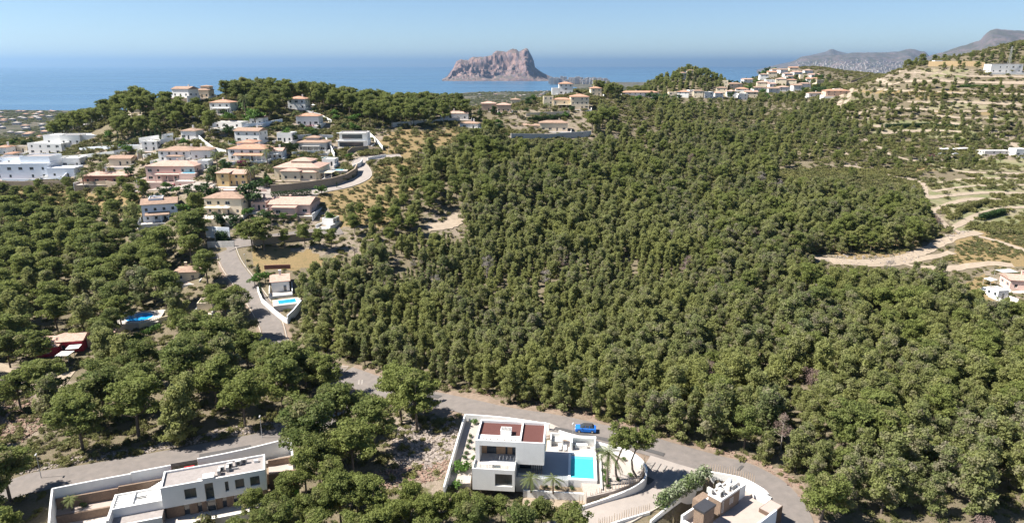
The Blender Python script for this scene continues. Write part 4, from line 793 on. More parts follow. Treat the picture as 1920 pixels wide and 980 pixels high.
MB().box(17.3, 22.6, -5.5, 3.18, 81.5, 82.9).build('lawn', LAWN, V2)
for i in range(10): MB().box(-4.9+i*.4, -4.5+i*.4, 6.3, 8.0, 84, 84.9+i*.2).build('step', WHITE, V2)
wz('long white wall with stepped top between the long villa and the road', [(98,915),(180,899),(245,887)], 88.4, 83.5, group='white walls of the long villa'); wz('middle length of white wall beside the long villa, left of the dark gate', [(245,885),(320,871)], 88.7, 83.5, group='white walls of the long villa')
wz('white wall length behind the long flat roof, right of the dark gate', [(370,859),(455,842),(545,820)], 89.0, 83.5, group='white walls of the long villa'); wz('white side wall at the left end of the long villa garden', [(98,915),(94,950),(90,1000)], 88.2, 81, group='white walls of the long villa')
wz('white side wall at the right end of the long villa terrace', [(544,821),(548,848),(549,858)], 88.6, 82, group='white walls of the long villa')
g_ = empty('sliding_gate', zat(320, 873, 87.2), R(19), label='dark slatted driveway gate behind the long villa roof', cat='gate'); gw = (zat(370, 862, 87.2)-zat(320, 873, 87.2)).length
for i in range(8): MB().box(0, gw, 0, .06, i*.26-1.6, i*.26-1.4).build('slat', DFRAME, g_)
# ------------------------------------------------ the brown stone villa (front right)
V3 = empty('stone_villa', zat(1352, 940, 92), R(40), label='white villa with brown stone walls and rooftop machines at the bottom edge', cat='villa'); V3.location.z = 0
def l3(px, py, z):
    p = zat(px, py, z); d = p-V3.location; c_, s_ = math.cos(R(40)), math.sin(R(40)); return (d.x*c_+d.y*s_, -d.x*s_+d.y*c_)
def bx3(name, a, b, zt, zb, mat, **k):
    (x0, y0), (x1, y1) = l3(*a, zt), l3(*b, zt); x0, x1 = sorted((x0, x1)); y0, y1 = sorted((y0, y1)); return MB().box(x0, x1, y0, y1, zb, zt).build(name, mat, V3), (x0, x1, y0, y1)
_, (a0, a1, b0, b1) = bx3('upper_floor', (1352,940), (1364,904), 92, 89.2, BSTONE)
q = MB(); q.box(a0-.1, a1+.1, b0-.1, b0+.15, 92, 92.35); q.box(a0-.1, a1+.1, b1-.15, b1+.1, 92, 92.35); q.box(a0-.1, a0+.15, b0+.15, b1-.15, 92, 92.35); q.box(a1-.15, a1+.1, b0+.15, b1-.15, 92, 92.35); q.build('parapet', WHITE, V3)
MB().box(a0+.15, a1-.15, b0+.15, b1-.15, 92, 92.03).build('roof', TILEF, V3)
for i in range(5): o = link('air_conditioner', ac, V3, (a0+.8+(i % 3)*1.3, b0+.7+(i//3)*1.3, 92.05), (i % 2)*1.57); link('fan', fan, o)
q = MB()
for i in range(4): q.tube([(a0+.4+i*1.1, b0+.3, 92.3), (a0+.9+i*1.1, b1-.4, 92.7)], .06, 5)
q.build('pipe', WFRAME, V3); q = MB().tube([(a1-1.3, b1-1, 92.9), (a1-.3, b1-.6, 93.0)], .35, 10); q.build('water_tank', WFRAME, V3); MB().box(a1-1.6, a1-.3, b0+.5, b0+1.5, 92.05, 92.9).build('solar_tank', GREYW, V3)
q = MB(); facade(q, (a0, b0-.02), (a1, b0-.02), 89.6, 91.9, [(.4, 89.7, .45, 2.0), (2.6, 90.3, .4, 1.1), (3.2, 90.3, .4, 1.1)], .1); q.build('stone_facade', BSTONE, V3)
for x, z, w, h in [(.4, 89.7, .45, 2.0), (2.6, 90.3, .4, 1.1), (3.2, 90.3, .4, 1.1)]: window(V3, (a0, b0-.02), (a1, b0-.02), x, z, w, h, fm=WFRAME, nm=1, dep=-.01, sill=False)
_, (c0, c1, d0, d1) = bx3('chimney', (1320,962), (1322,938), 92.4, 86, BSTONE); MB().box(c0-.15, c1+.15, d0-.15, d1+.15, 92.4, 92.75).build('chimney_cap', DFRAME, V3)
MB().box(a0-5.2, a1+3.2, b0-5.4, b0, 85, 89.2).build('terrace', PAVE, V3); MB().box(a0-3.2, a1+2.2, b0-5.7, b0-5.42, 85, 90.1).build('terrace_parapet', PWHITE, V3)
MB().box(a0-6.2, a0-1.9, b0-1.0, b1+.2, 83, 89.3).build('wing', WHITE, V3); q = MB(); q.box(a0-6.5, a1-1.0, b1+.25, b1+.6, 84, 90.9); q.box(a0-6.5, a0-6.2, b0-1.2, b1+.25, 84, 90.2); q.build('white_parapet', WHITE, V3)
MB().box(a0-6.15, a0-2, b0-.9, b1+.1, 89.3, 89.34).build('wing_roof', TILEF, V3); MB().box(a0-5.6, a0-3.4, b0-1.06, b0-1.0, 86.6, 88.8).build('garage_door', WFRAME, V3)
MB().box(a1+.01, a1+4.2, b0+.01, b1+.2, 84, 89.19).build('terrace', PAVE, V3); q = MB(); q.box(a1+.2, a1+2.6, b0+.4, b0+.65, 89.2, 91.6); q.box(a1+4.2, a1+4.5, b0-3.4, b1+.2, 84, 90.2); q.box(a1+.2, a1+4.2, b1+.22, b1+.5, 84, 90.3); q.build('white_parapet', WHITE, V3)
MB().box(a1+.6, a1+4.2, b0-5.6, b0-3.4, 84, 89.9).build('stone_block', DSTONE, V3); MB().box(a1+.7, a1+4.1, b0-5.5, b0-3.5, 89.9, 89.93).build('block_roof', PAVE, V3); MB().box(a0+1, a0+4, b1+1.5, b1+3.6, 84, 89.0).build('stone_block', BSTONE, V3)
HOUSES.extend([(36, 96, 11), (30, 92, 9), (42, 92, 8)])
MB().box(a0-7, a1+4.6, b0-12, b0-5.8, 82, 85).build('front_wall', WHITE, V3)
wz('white retaining wall under the flowering hedge of the stone villa', [(1220,975),(1260,942),(1290,918),(1318,893)], 87.7, 83, group='white walls of the stone villa'); wz('white wall beside the pale driveway at the bottom edge', [(1120,990),(1170,972),(1218,958)], 87.2, 82, group='white walls of the stone villa')
wz('curved white roadside wall behind the stone villa', [(1325,882),(1360,888),(1395,896),(1430,915),(1440,925)], 87.6, 84, group='white walls of the stone villa')
sf = empty('stake_fence', zat(1370, 888, 87), 0, label='row of thin stakes on the roadside wall behind the stone villa', cat='fence')
cl = smooth([zat(*q) for q in [(1318,881,87.2),(1350,884,87.3),(1385,891,87.4),(1415,904,87.4)]], 16); acc = 0
for a, b_ in zip(cl, cl[1:]):
    acc += (b_-a).length
    if acc > .3: acc = 0; o = link('stake', sme, sf, tuple(a-sf.location)); o.scale = (1, 1, random.uniform(.7, 1))
sf = empty('stake_fence', zat(1150, 975, 86.8), 0, label='row of thin stakes on the wall beside the pale driveway', cat='fence')
cl = smooth([zat(*q) for q in [(1120,985,87.2),(1170,968,87.3),(1218,953,87.4)]], 24); acc = 0
for a, b_ in zip(cl, cl[1:]):
    acc += (b_-a).length
    if acc > .3: acc = 0; o = link('stake', sme, sf, tuple(a-sf.location)); o.scale = (1, 1, random.uniform(.6, .9))
# painted bars on the driveway mouth, give-way marks on the road
def bar(a, b, c_, d, mat, z=.2):
    q = [G(*p) for p in (a, b, c_, d)]; o = q[0]; return MB().add([(p.x-o.x, p.y-o.y, float(hgt(p.x, p.y))-o.z+z) for p in q], [(0, 1, 2, 3)]).build('road_marking', mat, None, tuple(o), kind='structure')
RM = M('shade_dimmed_white_paint', (.29, .265, .24), .8, (.22, .195, .175), 2, stain=.2)  # white paint darkened to carry the tree shadow over the bars
for i in range(8):
    x, y = 1222+i*11, 868+i*3.0; a_, b_ = G(x+4, y), G(x-12, y+24); ribbon('road_marking', [a_.lerp(b_, k/6) for k in range(7)], .55, RM, .30, 2, kind='structure')
bar((672,714),(675,714),(674,722),(671,722), RM, .19); bar((678,714),(681,714),(680,722),(677,722), RM, .19)
# ------------------------------------------------ the hillside town, left
TR = 'terrace'; PO = 'porch'
house('white cubist villa with stacked flat blocks at the far left', -8, 92, 336, 12, 7.2, 'flat', PWHITE, WHITE, 4, 2, 5, [(.45, .98, 3, 14, 10.2, 'flat'), (-.1, .35, 8, 16, 9, 'flat')], chim=False, fm=DFRAME)
house('white block with terrace between the cubist villa and the long pale wall', 92, 140, 334, 9, 4.4, 'flat', PWHITE, WHITE, 4, 1, 2, chim=False)
house('white flat roofed house with three blocks above the cubist villa', 52, 120, 290, 11, 5.6, 'flat', WHITE, WHITE, -6, 2, 4, [(.9, 1.3, 1, 9, 3.2, 'flat')], chim=False)
house('long low white villa with glass pavilion under the pine hill', 85, 198, 271, 10, 4.6, 'flat', WHITE, WHITE, 3, 1, 6, [(.3, .62, -2, 5, 4.9, 'flat')], chim=False, keep=True)
house('salmon pink house with tiled roof behind two palms', 158, 240, 345, 9, 3.6, 'hip', M('salmon_render', (.52, .24, .17), .85), TPINK, 2, 1, 5)
house('grey white house with red brown hip roof above the pink villa', 298, 368, 305, 11, 5.2, 'hip', WHITE, TBROWN, -3, 2, 5, [(.98, 1.28, 1, 9, 4.0, 'hip'), (.3, .7, -3, 0, 3, 'hip')])
pk = house('pale pink two storey villa with balcony and stairs', 276, 368, 341, 12, 6.6, 'hip', PINKW, TPINK, 0, 2, 6, [(.22, .98, -2.2, -.01, 3.1, 'flat', PO), (.72, 1.1, -7, -2.3, 1.0, 'flat', TR)])
house('white house with brown roof above the palms', 360, 395, 300, 10, 4.4, 'hip', WHITE, TBROWN, 4, 1, 2)
house('white house with pale blue porch among palms', 428, 500, 303, 12, 5.4, 'hip', WHITE, TERRA, -4, 2, 4, [(.1, .55, 6, 15, 7.6, 'hip'), (.2, .95, -2.2, -.01, 2.7, 'hip', PO)])
house('white house with dark brown gable roof in the upper row', 440, 488, 268, 9, 5.6, 'gable', WHITE, TBROWN, -8, 2, 3)
house('yellow ochre house with tan tile roof', 413, 464, 349, 9, 5.0, 'gable', OCHRE, TPINK, -2, 2, 4, [(-.05, .4, -1.5, 6, 5.6, 'shed')])
house('white villa with blue tinted walls and small upper balcony', 275, 330, 415, 11, 7.0, 'gable', PWHITE, TBROWN, 22, 2, 4, [(.1, .75, -2.4, -.01, 3.0, 'hip', PO), (.2, .6, 3, 9, 8.6, 'flat')])
house('tan villa with arched porch and tiled roof above a pool', 385, 456, 404, 11, 6.4, 'hip', CREAM, TBROWN, -4, 2, 4, [(.05, .55, -2.6, -.01, 3.0, 'flat', PO), (-.05, 1.1, -9, -2.7, .3, 'flat', TR)])
house('low pink house with wide brown roof under the green hedge', 505, 582, 402, 13, 3.8, 'gable', PINKW, TPINK, -3, 1, 4, [(.15, .7, -3, -.01, 3.2, 'shed')])
house('large tan villa with layered pink roofs inside the curved wall', 515, 600, 338, 15, 5.2, 'hip', CREAM, TPINK, -3, 1, 4, [(.2, .62, -3, 6, 4.2, 'hip'), (.55, .95, -2, 6, 3.6, 'hip'), (.3, .75, 5, 13, 7.4, 'hip'), (.95, 1.28, 0, 6, 3.0, 'flat', PO)])
house('small white house with brown roof beside the modern villa', 558, 612, 285, 10, 4.4, 'hip', GREYW, TBROWN, -2, 1, 4, [(.2, .8, -2, -.01, 2.7, 'flat', PO), (.25, .7, 3, 9, 6.4, 'hip')])
mv = house('modern white villa with long dark glass front on a curved base', 634, 690, 277, 10, 3.2, 'flat', WHITE, WHITE, 2, 1, 1, [(.04, .98, 2, 10, 7.0, 'flat')], chim=False)
for z, x0, x1, y in ((.5, .06, .95, -.03), (4.2, .15, .9, 1.97)): MB().box(x0*13.5, x1*13.5, y-.05, y, z, z+2.1).build('glazing', GLASS, mv)
for z in (-.1, 3.3, 7.0): MB().box(-.5, 14.2, -1.2 if z < 5 else .9, 0 if z < 5 else 2, z, z+.3).build('floor_slab', WHITE, mv)
house('white house with orange tile roof below the pine crest', 556, 598, 236, 9, 5.0, 'hip', WHITE, TERRA, 0, 1, 4)
house('white two storey house with orange roof among the crest pines', 540, 573, 206, 9, 6.0, 'hip', WHITE, TERRA, -4, 2, 3)
house('white house with orange roof on columns left of the crest pines', 394, 434, 214, 9, 6.0, 'hip', WHITE, TERRA, -6, 2, 3, [(.15, .95, -2, -.01, 2.9, 'flat', PO)])
house('white terraced house with bare paved yard under the orange roof house', 398, 455, 242, 8, 3.0, 'flat', WHITE, TILEF, -6, 1, 3, [(.1, .9, -6, -.01, .5, 'flat', TR)], chim=False)
house('grey white gabled house on the skyline', 322, 356, 183, 9, 4.6, 'gable', WHITE, TBROWN, -12, 1, 3, D=398)
house('tan house with stepped tile roofs on the skyline', 366, 392, 184, 8, 4.4, 'hip', CREAM, TBROWN, 0, 1, 3, [(.3, .95, 3, 8, 6.4, 'hip')], D=412)
house('low house with pale roof showing between hill pines', 240, 272, 216, 8, 3.4, 'gable', CREAM, TPINK, -8, 1, 2)
house('small white hut at the skyline right of the hill pines', 548, 560, 178, 6, 3.4, 'flat', WHITE, WHITE, 0, 1, 1, chim=False)
house('small orange roofed house at the left picture edge', -6, 14, 292, 7, 4.2, 'hip', WHITE, TERRA, 0, 1, 2)
for i, (x0, x1, yb, rf, mt) in enumerate([(12, 26, 300, 'hip', WHITE), (24, 50, 286, 'flat', CREAM), (-4, 10, 312, 'gable', WHITE)]): house(['tiny white house with tiled roof by the left edge', 'tan flat annex left of the white blocks', 'white gabled cottage at the left edge below the orange roof'][i], x0, x1, yb, 6, 3, rf, mt, None, 3, 1, 2, chim=False)
house('white garage block with dark solar panel by the lower street', 385, 440, 372, 5, 2.8, 'flat', PINKW, TILEF, -2, 1, 2, chim=False, keep=False)
house('white wall house with low flat roof beside the small walled pool', 512, 542, 548, 8, 3.4, 'gable', WHITE, TPINK, 18, 1, 2)
house('small white hut left of the dry lot trees', 604, 626, 425, 5, 2.6, 'flat', WHITE, TILEF, -15, 1, 1, chim=False)
house('plain white house with brown roof left of the upper street', 340, 368, 262, 8, 4.2, 'hip', WHITE, TBROWN, -6, 1, 3)
house('white porch house below the slanting wall', 500, 530, 300, 8, 4.0, 'gable', WHITE, TPINK, 4, 1, 3, [(.1, .8, -2, -.01, 2.6, 'flat', 'porch')])
house('small white pool house beside the pale upper pool', 604, 628, 312, 6, 3.0, 'flat', WHITE, TILEF, -4, 1, 2, chim=False)
house('narrow white annex right of the grey roofed house', 372, 392, 318, 6, 3.6, 'flat', WHITE, WHITE, 3, 1, 2, chim=False)
house('white block behind the long pale wall at the left', 118, 150, 314, 8, 4.2, 'flat', WHITE, WHITE, 5, 1, 3, chim=False)
house('low pale house with garden behind the salmon pink house', 206, 246, 312, 8, 3.4, 'gable', CREAM, TBROWN, 3, 1, 3)
house('white flat house on the upper terrace, middle of the top row', 520, 548, 268, 8, 4.4, 'flat', WHITE, WHITE, -3, 1, 3, chim=False)
house('small white gabled house under the very tall palm', 468, 494, 236, 7, 3.8, 'gable', WHITE, TBROWN, -4, 1, 2)
house('white cube house with terrace under the upper street wall', 268, 296, 284, 8, 4.6, 'flat', WHITE, WHITE, 2, 2, 2, chim=False)
house('pale pink bungalow between the arched villa and low pink house', 472, 500, 396, 8, 3.2, 'hip', PINKW, TPINK, 0, 1, 3)
# houses of the middle ridge
house('long low house with grey brown roofs above the grey retaining wall', 1012, 1064, 247, 9, 5.0, 'hip', CREAM, TBROWN, -3, 1, 4, [(-.9, .02, 1, 8, 3.2, 'hip')])
house('big cream villa with orange roofs on the ridge', 1070, 1104, 205, 12, 8.4, 'hip', CREAM, TERRA, 0, 3, 4, [(-.95, .02, 2, 10, 6.4, 'hip'), (-1.5, -.95, 3, 10, 8.2, 'flat'), (-.75, 0, -1.5, 1.9, 3, 'flat', PO)])
house('tall white house with orange roof behind the big cream villa', 1048, 1074, 178, 9, 8.0, 'hip', WHITE, TERRA, 0, 3, 3, [(-.5, .02, 0, 7, 4.5, 'flat')])
house('cream house with orange roof peeping over dark trees', 1108, 1128, 180, 8, 5.6, 'hip', CREAM, TERRA, 4, 2, 2)
house('small white house with brown roof at the middle left of the ridge', 826, 878, 225, 8, 3.8, 'hip', WHITE, TPINK, 0, 1, 4)
house('white flat house at the end of the grey field wall', 862, 896, 243, 7, 3.2, 'hip', WHITE, TBROWN, -10, 1, 2)
house('stone coloured house with pink roof left of the ridge villas', 903, 930, 209, 8, 5.0, 'hip', M('bare_tan_wall', (.48, .37, .29), .9), TPINK, 2, 1, 3)
house('stone coloured house with twin pink roofs', 931, 957, 211, 8, 4.8, 'hip', M('bare_tan_wall', (.48, .37, .29), .9), TPINK, -2, 1, 3)
house('small roofed house behind the ridge garden', 958, 975, 198, 7, 4.0, 'hip', CREAM, TBROWN, 0, 1, 2)
house('long white terrace of three houses in front of the knoll', 1166, 1235, 184, 10, 5.4, 'hip', WHITE, TERRA, 2, 2, 7)
house('small white box house right of the long terrace', 1254, 1268, 184, 8, 5.5, 'flat', CREAM, TILEF, 0, 2, 2, chim=False)
house('cream house with red roof at the terraced hillside', 1548, 1592, 181, 10, 5.0, 'hip', M('light_apricot_render', (.70, .50, .36), .85), TERRA, 0, 2, 4, [(.5, .85, 8, 15, 6.5, 'flat', WHITE)])
house('white cottage left of the cream hillside house', 1516, 1546, 182, 7, 3.6, 'hip', WHITE, TBROWN, 4, 1, 3)
wv = house('wide modern white villa near the top right corner', 1856, 1916, 138, 10, 7.0, 'flat', WHITE, WHITE, 0, 2, 5, chim=False, fm=DFRAME)
house('small tan house on the hillside crest track', 1622, 1645, 133, 7, 4.0, 'hip', CREAM, TERRA, 3, 1, 2)
house('small white hut on the crest track', 1752, 1766, 121, 5, 3.4, 'flat', WHITE, WHITE, 0, 1, 1, chim=False)
house('white farm house at the right edge above the fields', 1903, 1925, 293, 7, 4.6, 'flat', WHITE, WHITE, 4, 1, 2, chim=False)
house('long shed with pale roof by the green field', 1845, 1893, 291, 6, 2.6, 'flat', GREYW, WHITE, 2, 1, 4, chim=False)
house('pale house with terrace at the right edge below the path', 1895, 1935, 545, 8, 3.6, 'gable', PINKW, TPINK, -12, 1, 2)
house('small white farm building at the lower right clearing', 1868, 1890, 562, 5, 2.8, 'flat', WHITE, TILEF, 10, 1, 1, chim=False)
# village beyond, each house small
rv = random.Random(3); vl = ['white', 'cream', 'tan', 'pale grey']
VL = [(1292,1304,181),(1300,1318,184),(1320,1338,185),(1340,1356,185),(1343,1362,178),(1362,1380,185),(1366,1392,168),(1380,1402,176),(1384,1402,187),(1398,1420,183),(1412,1438,174),(1420,1442,165),(1440,1462,177),(1436,1452,160),(1455,1473,160),(1460,1480,172),(1474,1492,160),(1487,1503,172),(1500,1520,165),(1372,1388,158),(1394,1412,157),(1405,1420,148),(1425,1440,150),(1418,1432,142),(1440,1456,146),(1447,1462,138),(1455,1468,132),(1462,1478,140),(1470,1486,147),(1480,1496,135),(1488,1505,143),(1500,1515,150),(1512,1530,158),(1520,1538,148),(1530,1548,160),(1508,1524,140),(1350,1364,164),(1442,1455,168),(1476,1490,152),(1430,1444,135),(1270,1290,183),(1288,1300,146),(1276,1287,150),(1310,1318,140)]
for i, (a, b, yb) in enumerate(VL):
    mt = [WHITE, CREAM, WHITE, WHITE, CREAM][i % 5]; rf = ['hip', 'flat', 'gable', 'hip'][rv.randrange(4)]; rm = [TERRA, TPINK, TBROWN][rv.randrange(3)]
    nb = sorted(VL, key=lambda v: -v[2]); rank = 'lower' if yb > 172 else 'middle' if yb > 155 else 'upper'
    sd = 'left end' if a < 1340 else 'left part' if a < 1400 else 'centre' if a < 1450 else 'right part' if a < 1500 else 'right end'
    house(f"{'white' if mt is WHITE else 'cream'} {'tile roofed' if rf != 'flat' else 'flat roofed'} village house, {rank} rows, {sd}", a, b, yb, rv.uniform(7, 11), rv.uniform(5, 7.5), rf, mt, rm if rf != 'flat' else TILEF, rv.uniform(-18, 18), 2, 2, simple=True, chim=False, ns=1, group='houses of the hillside village', keep=(i < 20))
# ------------------------------------------------ pools
def pool(label, px, py, w, d, rot, mat, round_=False, deck=2.0, dm=None, lift=.5, name='swimming_pool'):
    c = G(px, py); e = empty(name, (c.x, c.y, c.z+lift), R(rot), label=label, cat='pool')
    n = 24 if round_ else 4; P_ = [(w/2*math.cos(2*math.pi*i/n), d/2*math.sin(2*math.pi*i/n)) for i in range(n)] if round_ else [(-w/2, -d/2), (w/2, -d/2), (w/2, d/2), (-w/2, d/2)]
    MB().prism([(x*(1+.35/w*2), y*(1+.35/d*2)) for x, y in P_], -.1, .1).build('coping', WHITE, e); MB().prism(P_, 0, .115).build('water', mat, e)
    MB().box(-w/2-deck, w/2+deck, -d/2-deck*.7, d/2+deck*.8, -2.4, -.02).build('deck', dm or TILEF, e); HOUSES.append((c.x, c.y, max(w, d)*.6)); return e
pool('round deep blue pool with balustrade among the left pines', 263, 604, 7.5, 7.5, 15, BLUEP, True, 2.5, lift=1.6)
pool('small blue pool in the white walled garden by the road bend', 539, 573, 5.2, 3.6, 22, BLUEP, False, 1.6, lift=1.2)
pool('light blue pool inside the curved stone wall', 634, 324, 5, 3, 5, LBLUE, lift=1.2); pool('pale pool on the upper terrace of the tan villa', 612, 299, 5, 2.6, 0, LBLUE, lift=.8, deck=1.2, dm=PAVE)
pool('blue and white pool in front of the tan arched villa', 404, 413, 6, 2.8, 8, LBLUE, lift=1.0, dm=PAVE); pool('thin light blue pool on the pink villa terrace', 355, 334, 5.5, 2, 0, LBLUE, lift=2.2, deck=.8, dm=PINKW)
# ------------------------------------------------ walls of the town
W_ = 'white and stone garden walls of the hillside town'
wallpx('grey stone retaining wall below the white cubist villa', [(0,352),(60,352),(130,351)], 3.0, STONE, group=W_, th=.6); wallpx('white parapet wall in front of the white cubist villa', [(5,345),(70,344),(118,341),(130,330)], 2.2, PWHITE, group=W_)
wallpx('grey stone wall below the salmon pink house', [(140,351),(200,350),(262,356)], 2.6, STONE, group=W_, th=.5); wallpx('long white wall rising to the right behind the cubist villa', [(96,303),(160,298),(215,292),(250,284),(290,276),(325,264)], 2.2, WHITE, group=W_)
wallpx('white street wall above the grey roofed houses', [(262,272),(300,266),(326,262)], 3.0, WHITE, group=W_); wallpx('sloping white wall left of the palms', [(372,262),(385,274),(402,286),(425,292)], 2.4, WHITE, group=W_)
wallpx('white wall under the pine crest with low pillars', [(450,243),(490,238),(530,232)], 2.2, PWHITE, group=W_); wallpx('white upper terrace wall beside the dark glass villa', [(545,262),(590,260),(625,262)], 2.2, WHITE, group=W_)
wallpx('slanting white wall left of the modern glass villa', [(612,270),(622,288),(628,300)], 3.2, WHITE, group=W_); wallpx('slanting white wall right of the modern glass villa', [(690,254),(705,268),(718,284)], 2.4, WHITE, group=W_)
wallpx('grey curved base wall under the modern glass villa', [(652,292),(660,285),(690,282),(712,286)], 2.2, STONE, group=W_); wallpx('low white wall beside the pale lane', [(690,301),(715,297),(724,295)], 1.4, WHITE, group=W_)
wallpx('tall curved stone retaining wall of the layered roof villa', [(508,362),(545,360),(585,355),(620,349),(650,340),(666,330),(670,321)], 3.3, STONE, group=W_, th=.6)
wallpx('white wall with small gate at the lane bend', [(662,318),(676,312),(680,306)], 2.0, WHITE, group=W_); wallpx('grey wall along the dry field top', [(735,240),(770,236),(830,231),(862,228)], 2.6, GREYW, group=W_)
wallpx('pale wall at the lower street beside the palms', [(390,354),(450,358),(500,360)], 1.0, PINKW, group=W_); wallpx('white wall with dark round bush at the open road bend', [(388,446),(410,447),(432,448)], 4.2, PWHITE, group=W_)
wallpx('grey sheet gate wall at the open road bend', [(390,464),(418,465),(440,464)], 2.2, GREYW, group=W_); wallpx('long grey wall along the street behind the dry lot', [(475,462),(520,457),(560,452),(600,447)], 2.6, STONE, group=W_)
wallpx('low red brown wall below the dry lot', [(496,506),(520,505),(545,504)], 1.4, M('red_brown_block', (.25, .11, .08), .9), group=W_); wallpx('white roadside wall of the small walled pool', [(484,548),(492,570),(515,590),(533,604),(540,608)], 1.6, WHITE, group=W_)
wallpx('grey front wall of the small walled pool', [(540,608),(552,596),(566,578)], 2.6, PWHITE, group=W_); wallpx('white wall below the blue tinted villa', [(248,428),(282,428)], 2.4, PWHITE, group=W_)
wallpx('grey retaining wall under the ridge houses', [(958,262),(1000,262),(1050,260),(1108,256)], 3.4, GREYW, group=W_, th=.5); wallpx('tan terrace wall in the ridge garden', [(986,218),(1030,216),(1068,214)], 2.0, CREAM, group=W_)
wallpx('long tan retaining wall below the hillside road', [(1740,125),(1770,124),(1800,125),(1845,127)], 4.5, M('ochre_stone_wall', (.55, .40, .22), .9, (.42, .31, .18), 1.5, stain=.2), group=W_, th=.8); wallpx('pale bare cut wall right of the tan retaining wall', [(1845,130),(1900,128),(1960,128)], 4.0, M('pale_cut_rock', (.55, .46, .36), .95, stain=.2), group=W_, th=1.2)
wallpx('tan wall along the crest track corner', [(1595,155),(1612,150),(1628,143),(1645,137)], 2.5, DIRT, group=W_); wallpx('cream wall of the round pool garden', [(262,618),(300,606),(330,596)], 1.6, CREAM, group=W_)
wallpx('white wall above the hidden lot left of the road bend', [(120,352),(170,353),(215,352)], 1.2, PWHITE, group=W_) if False else None
for p_ in [(1600, 165, 8), (1690,176,6),(1760,243,5),(1840,262,5)]: pass
# ------------------------------------------------ crimson house among the left pines
e, w, c = site(64, 148, 668, 14, None, 'crimson house with angled walls and tan roof among the left pines', 'house', 'crimson_house')
volume(e, 0, w*.55, 0, 6, -2, 2.8, REDW, {'f': [(1.2, 1, 1, 1.2), (4, 1, .9, 1.2)]}, 'shed', TPINK); volume(e, w*.5, w, 1.5, 8, -2, 3.4, REDW, {'f': [(1, 1, 1, 1.4)]}, 'gable', TPINK); volume(e, w*1.02, w*1.5, 4, 9, -2, 2.6, CREAM, {}, 'shed', TPINK)
MB().box(w*.75, w*1.0, -2, 1.3, 2.4, 2.5).build('awning', WHITE, e); reg(e, w, 6, 2)
e = house('tan roofed house hidden by pines at the upper left road', 330, 372, 528, 7, 3.2, 'hip', CREAM, TBROWN, 10, 1, 2)
e = house('small cream outbuilding between the pines left of the road', 372, 398, 585, 5, 2.6, 'flat', CREAM, PAVE, 10, 1, 1, chim=False)
LANDMARKS = [(950,850,'the white pool villa'),(1098,804,'the parked blue car'),(1380,950,'the brown stone villa'),(350,900,'the long white villa'),(90,640,'the crimson house'),(265,602,'the round blue pool'),(530,575,'the small walled pool'),(430,490,'the open road bend'),(700,850,'the rubble heap'),(640,710,'the shaded road gap'),(1300,865,'the driveway mouth'),(190,910,'the stepped white wall'),(20,715,'the bare left clearing'),(1600,490,'the pale winding track')]
SCZ = [([(590,372),(690,322),(800,345),(780,400),(700,440),(620,425)], .5), ([(868,772),(1030,790),(1210,850),(1215,900),(1100,948),(832,915)], 0), ([(95,915),(545,820),(548,930),(440,1000),(60,1010)], 0), ([(1180,975),(1330,875),(1420,895),(1490,990),(1200,1010)], 0), ([(-100,740),(100,740),(420,820),(300,860),(50,890),(-100,900)], .75), ([(690,880),(855,855),(835,925),(700,922)], .05), ([(1215,850),(1330,870),(1160,990),(1090,985),(1215,900)], 0),
       ([(270,345),(610,335),(600,410),(380,460),(270,410)], .28), ([(0,280),(260,270),(430,240),(720,225),(720,300),(580,345),(0,345)], .4), ([(460,475),(600,462),(640,475),(570,505),(480,508)], .03), ([(700,240),(862,235),(868,270),(770,290),(705,285)], .16)]
# ------------------------------------------------ palms, cypresses, garden trees, hedges
PALMG = leafmat('palm_fronds', (.085, .11, .035), (.065, .095, .03), (.20, .18, .08), .2); CYPG = leafmat('cypress_foliage', (.035, .065, .022), (.03, .055, .02), (.05, .06, .03), .1)
DARKG = leafmat('dark_evergreen', (.04, .075, .022), (.035, .065, .02), (.07, .08, .03), .15); MAG = leafmat('magenta_blossom', (.28, .02, .12), (.20, .02, .09), (.06, .09, .03), .2); FLOWH = leafmat('flowering_hedge_leaves', (.10, .15, .04), (.09, .13, .035), (.85, .82, .72), .2)
def palm_meshes(seed, h=6.0, n=20, L=2.6):
    rs = random.Random(seed); tr = MB().tube([(0, 0, -.3), (.1, 0, h*.5), (.05, .05, h)], [.22, .17, .2], 7).mesh('trunk', BARK); V = []
    for i in range(n):
        a = i*2.399+rs.uniform(-.2, .2); el = rs.uniform(-.35, 1.1); dx, dy = math.cos(a), math.sin(a); pts = []
        for k in range(7):
            t = k/6; r = L*t*math.cos(el*(1-t*.3)); z = L*t*math.sin(el)-1.5*t*t*L*.42; pts.append(np.array([dx*r, dy*r, h+z]))
        sd_ = np.array([-dy, dx, 0])
        for k in range(6):
            p, q = pts[k], pts[k+1]; wd = .42*math.sin(math.pi*(k+.8)/6.8)+.06
            for s in (-1, 1):
                for u in (.0, .5):
                    c0 = p+(q-p)*u; c1 = p+(q-p)*(u+.42); V += [c0, c1, c1+sd_*s*wd+(q-p)*.5+np.array([0, 0, -wd*.55])]
    V = np.array(V); return tris_mesh('crown', V, rng.random(len(V)//3)*.4, PALMG), tr
PAL = [palm_meshes(s, 5.5) for s in range(3)]
def palm(px, py, h, lab, s=None):
    g = G(px, py) if not hasattr(px, 'x') else px; s = s or h/5.5; o = empty('palm_tree', g, random.uniform(0, 6), label=lab, cat='palm', group='palms in the gardens'); o.scale = (1.05*s**.5, 1.05*s**.5, s); c, t = PAL[random.randrange(3)]; link('crown', c, o); link('trunk', t, o); return o
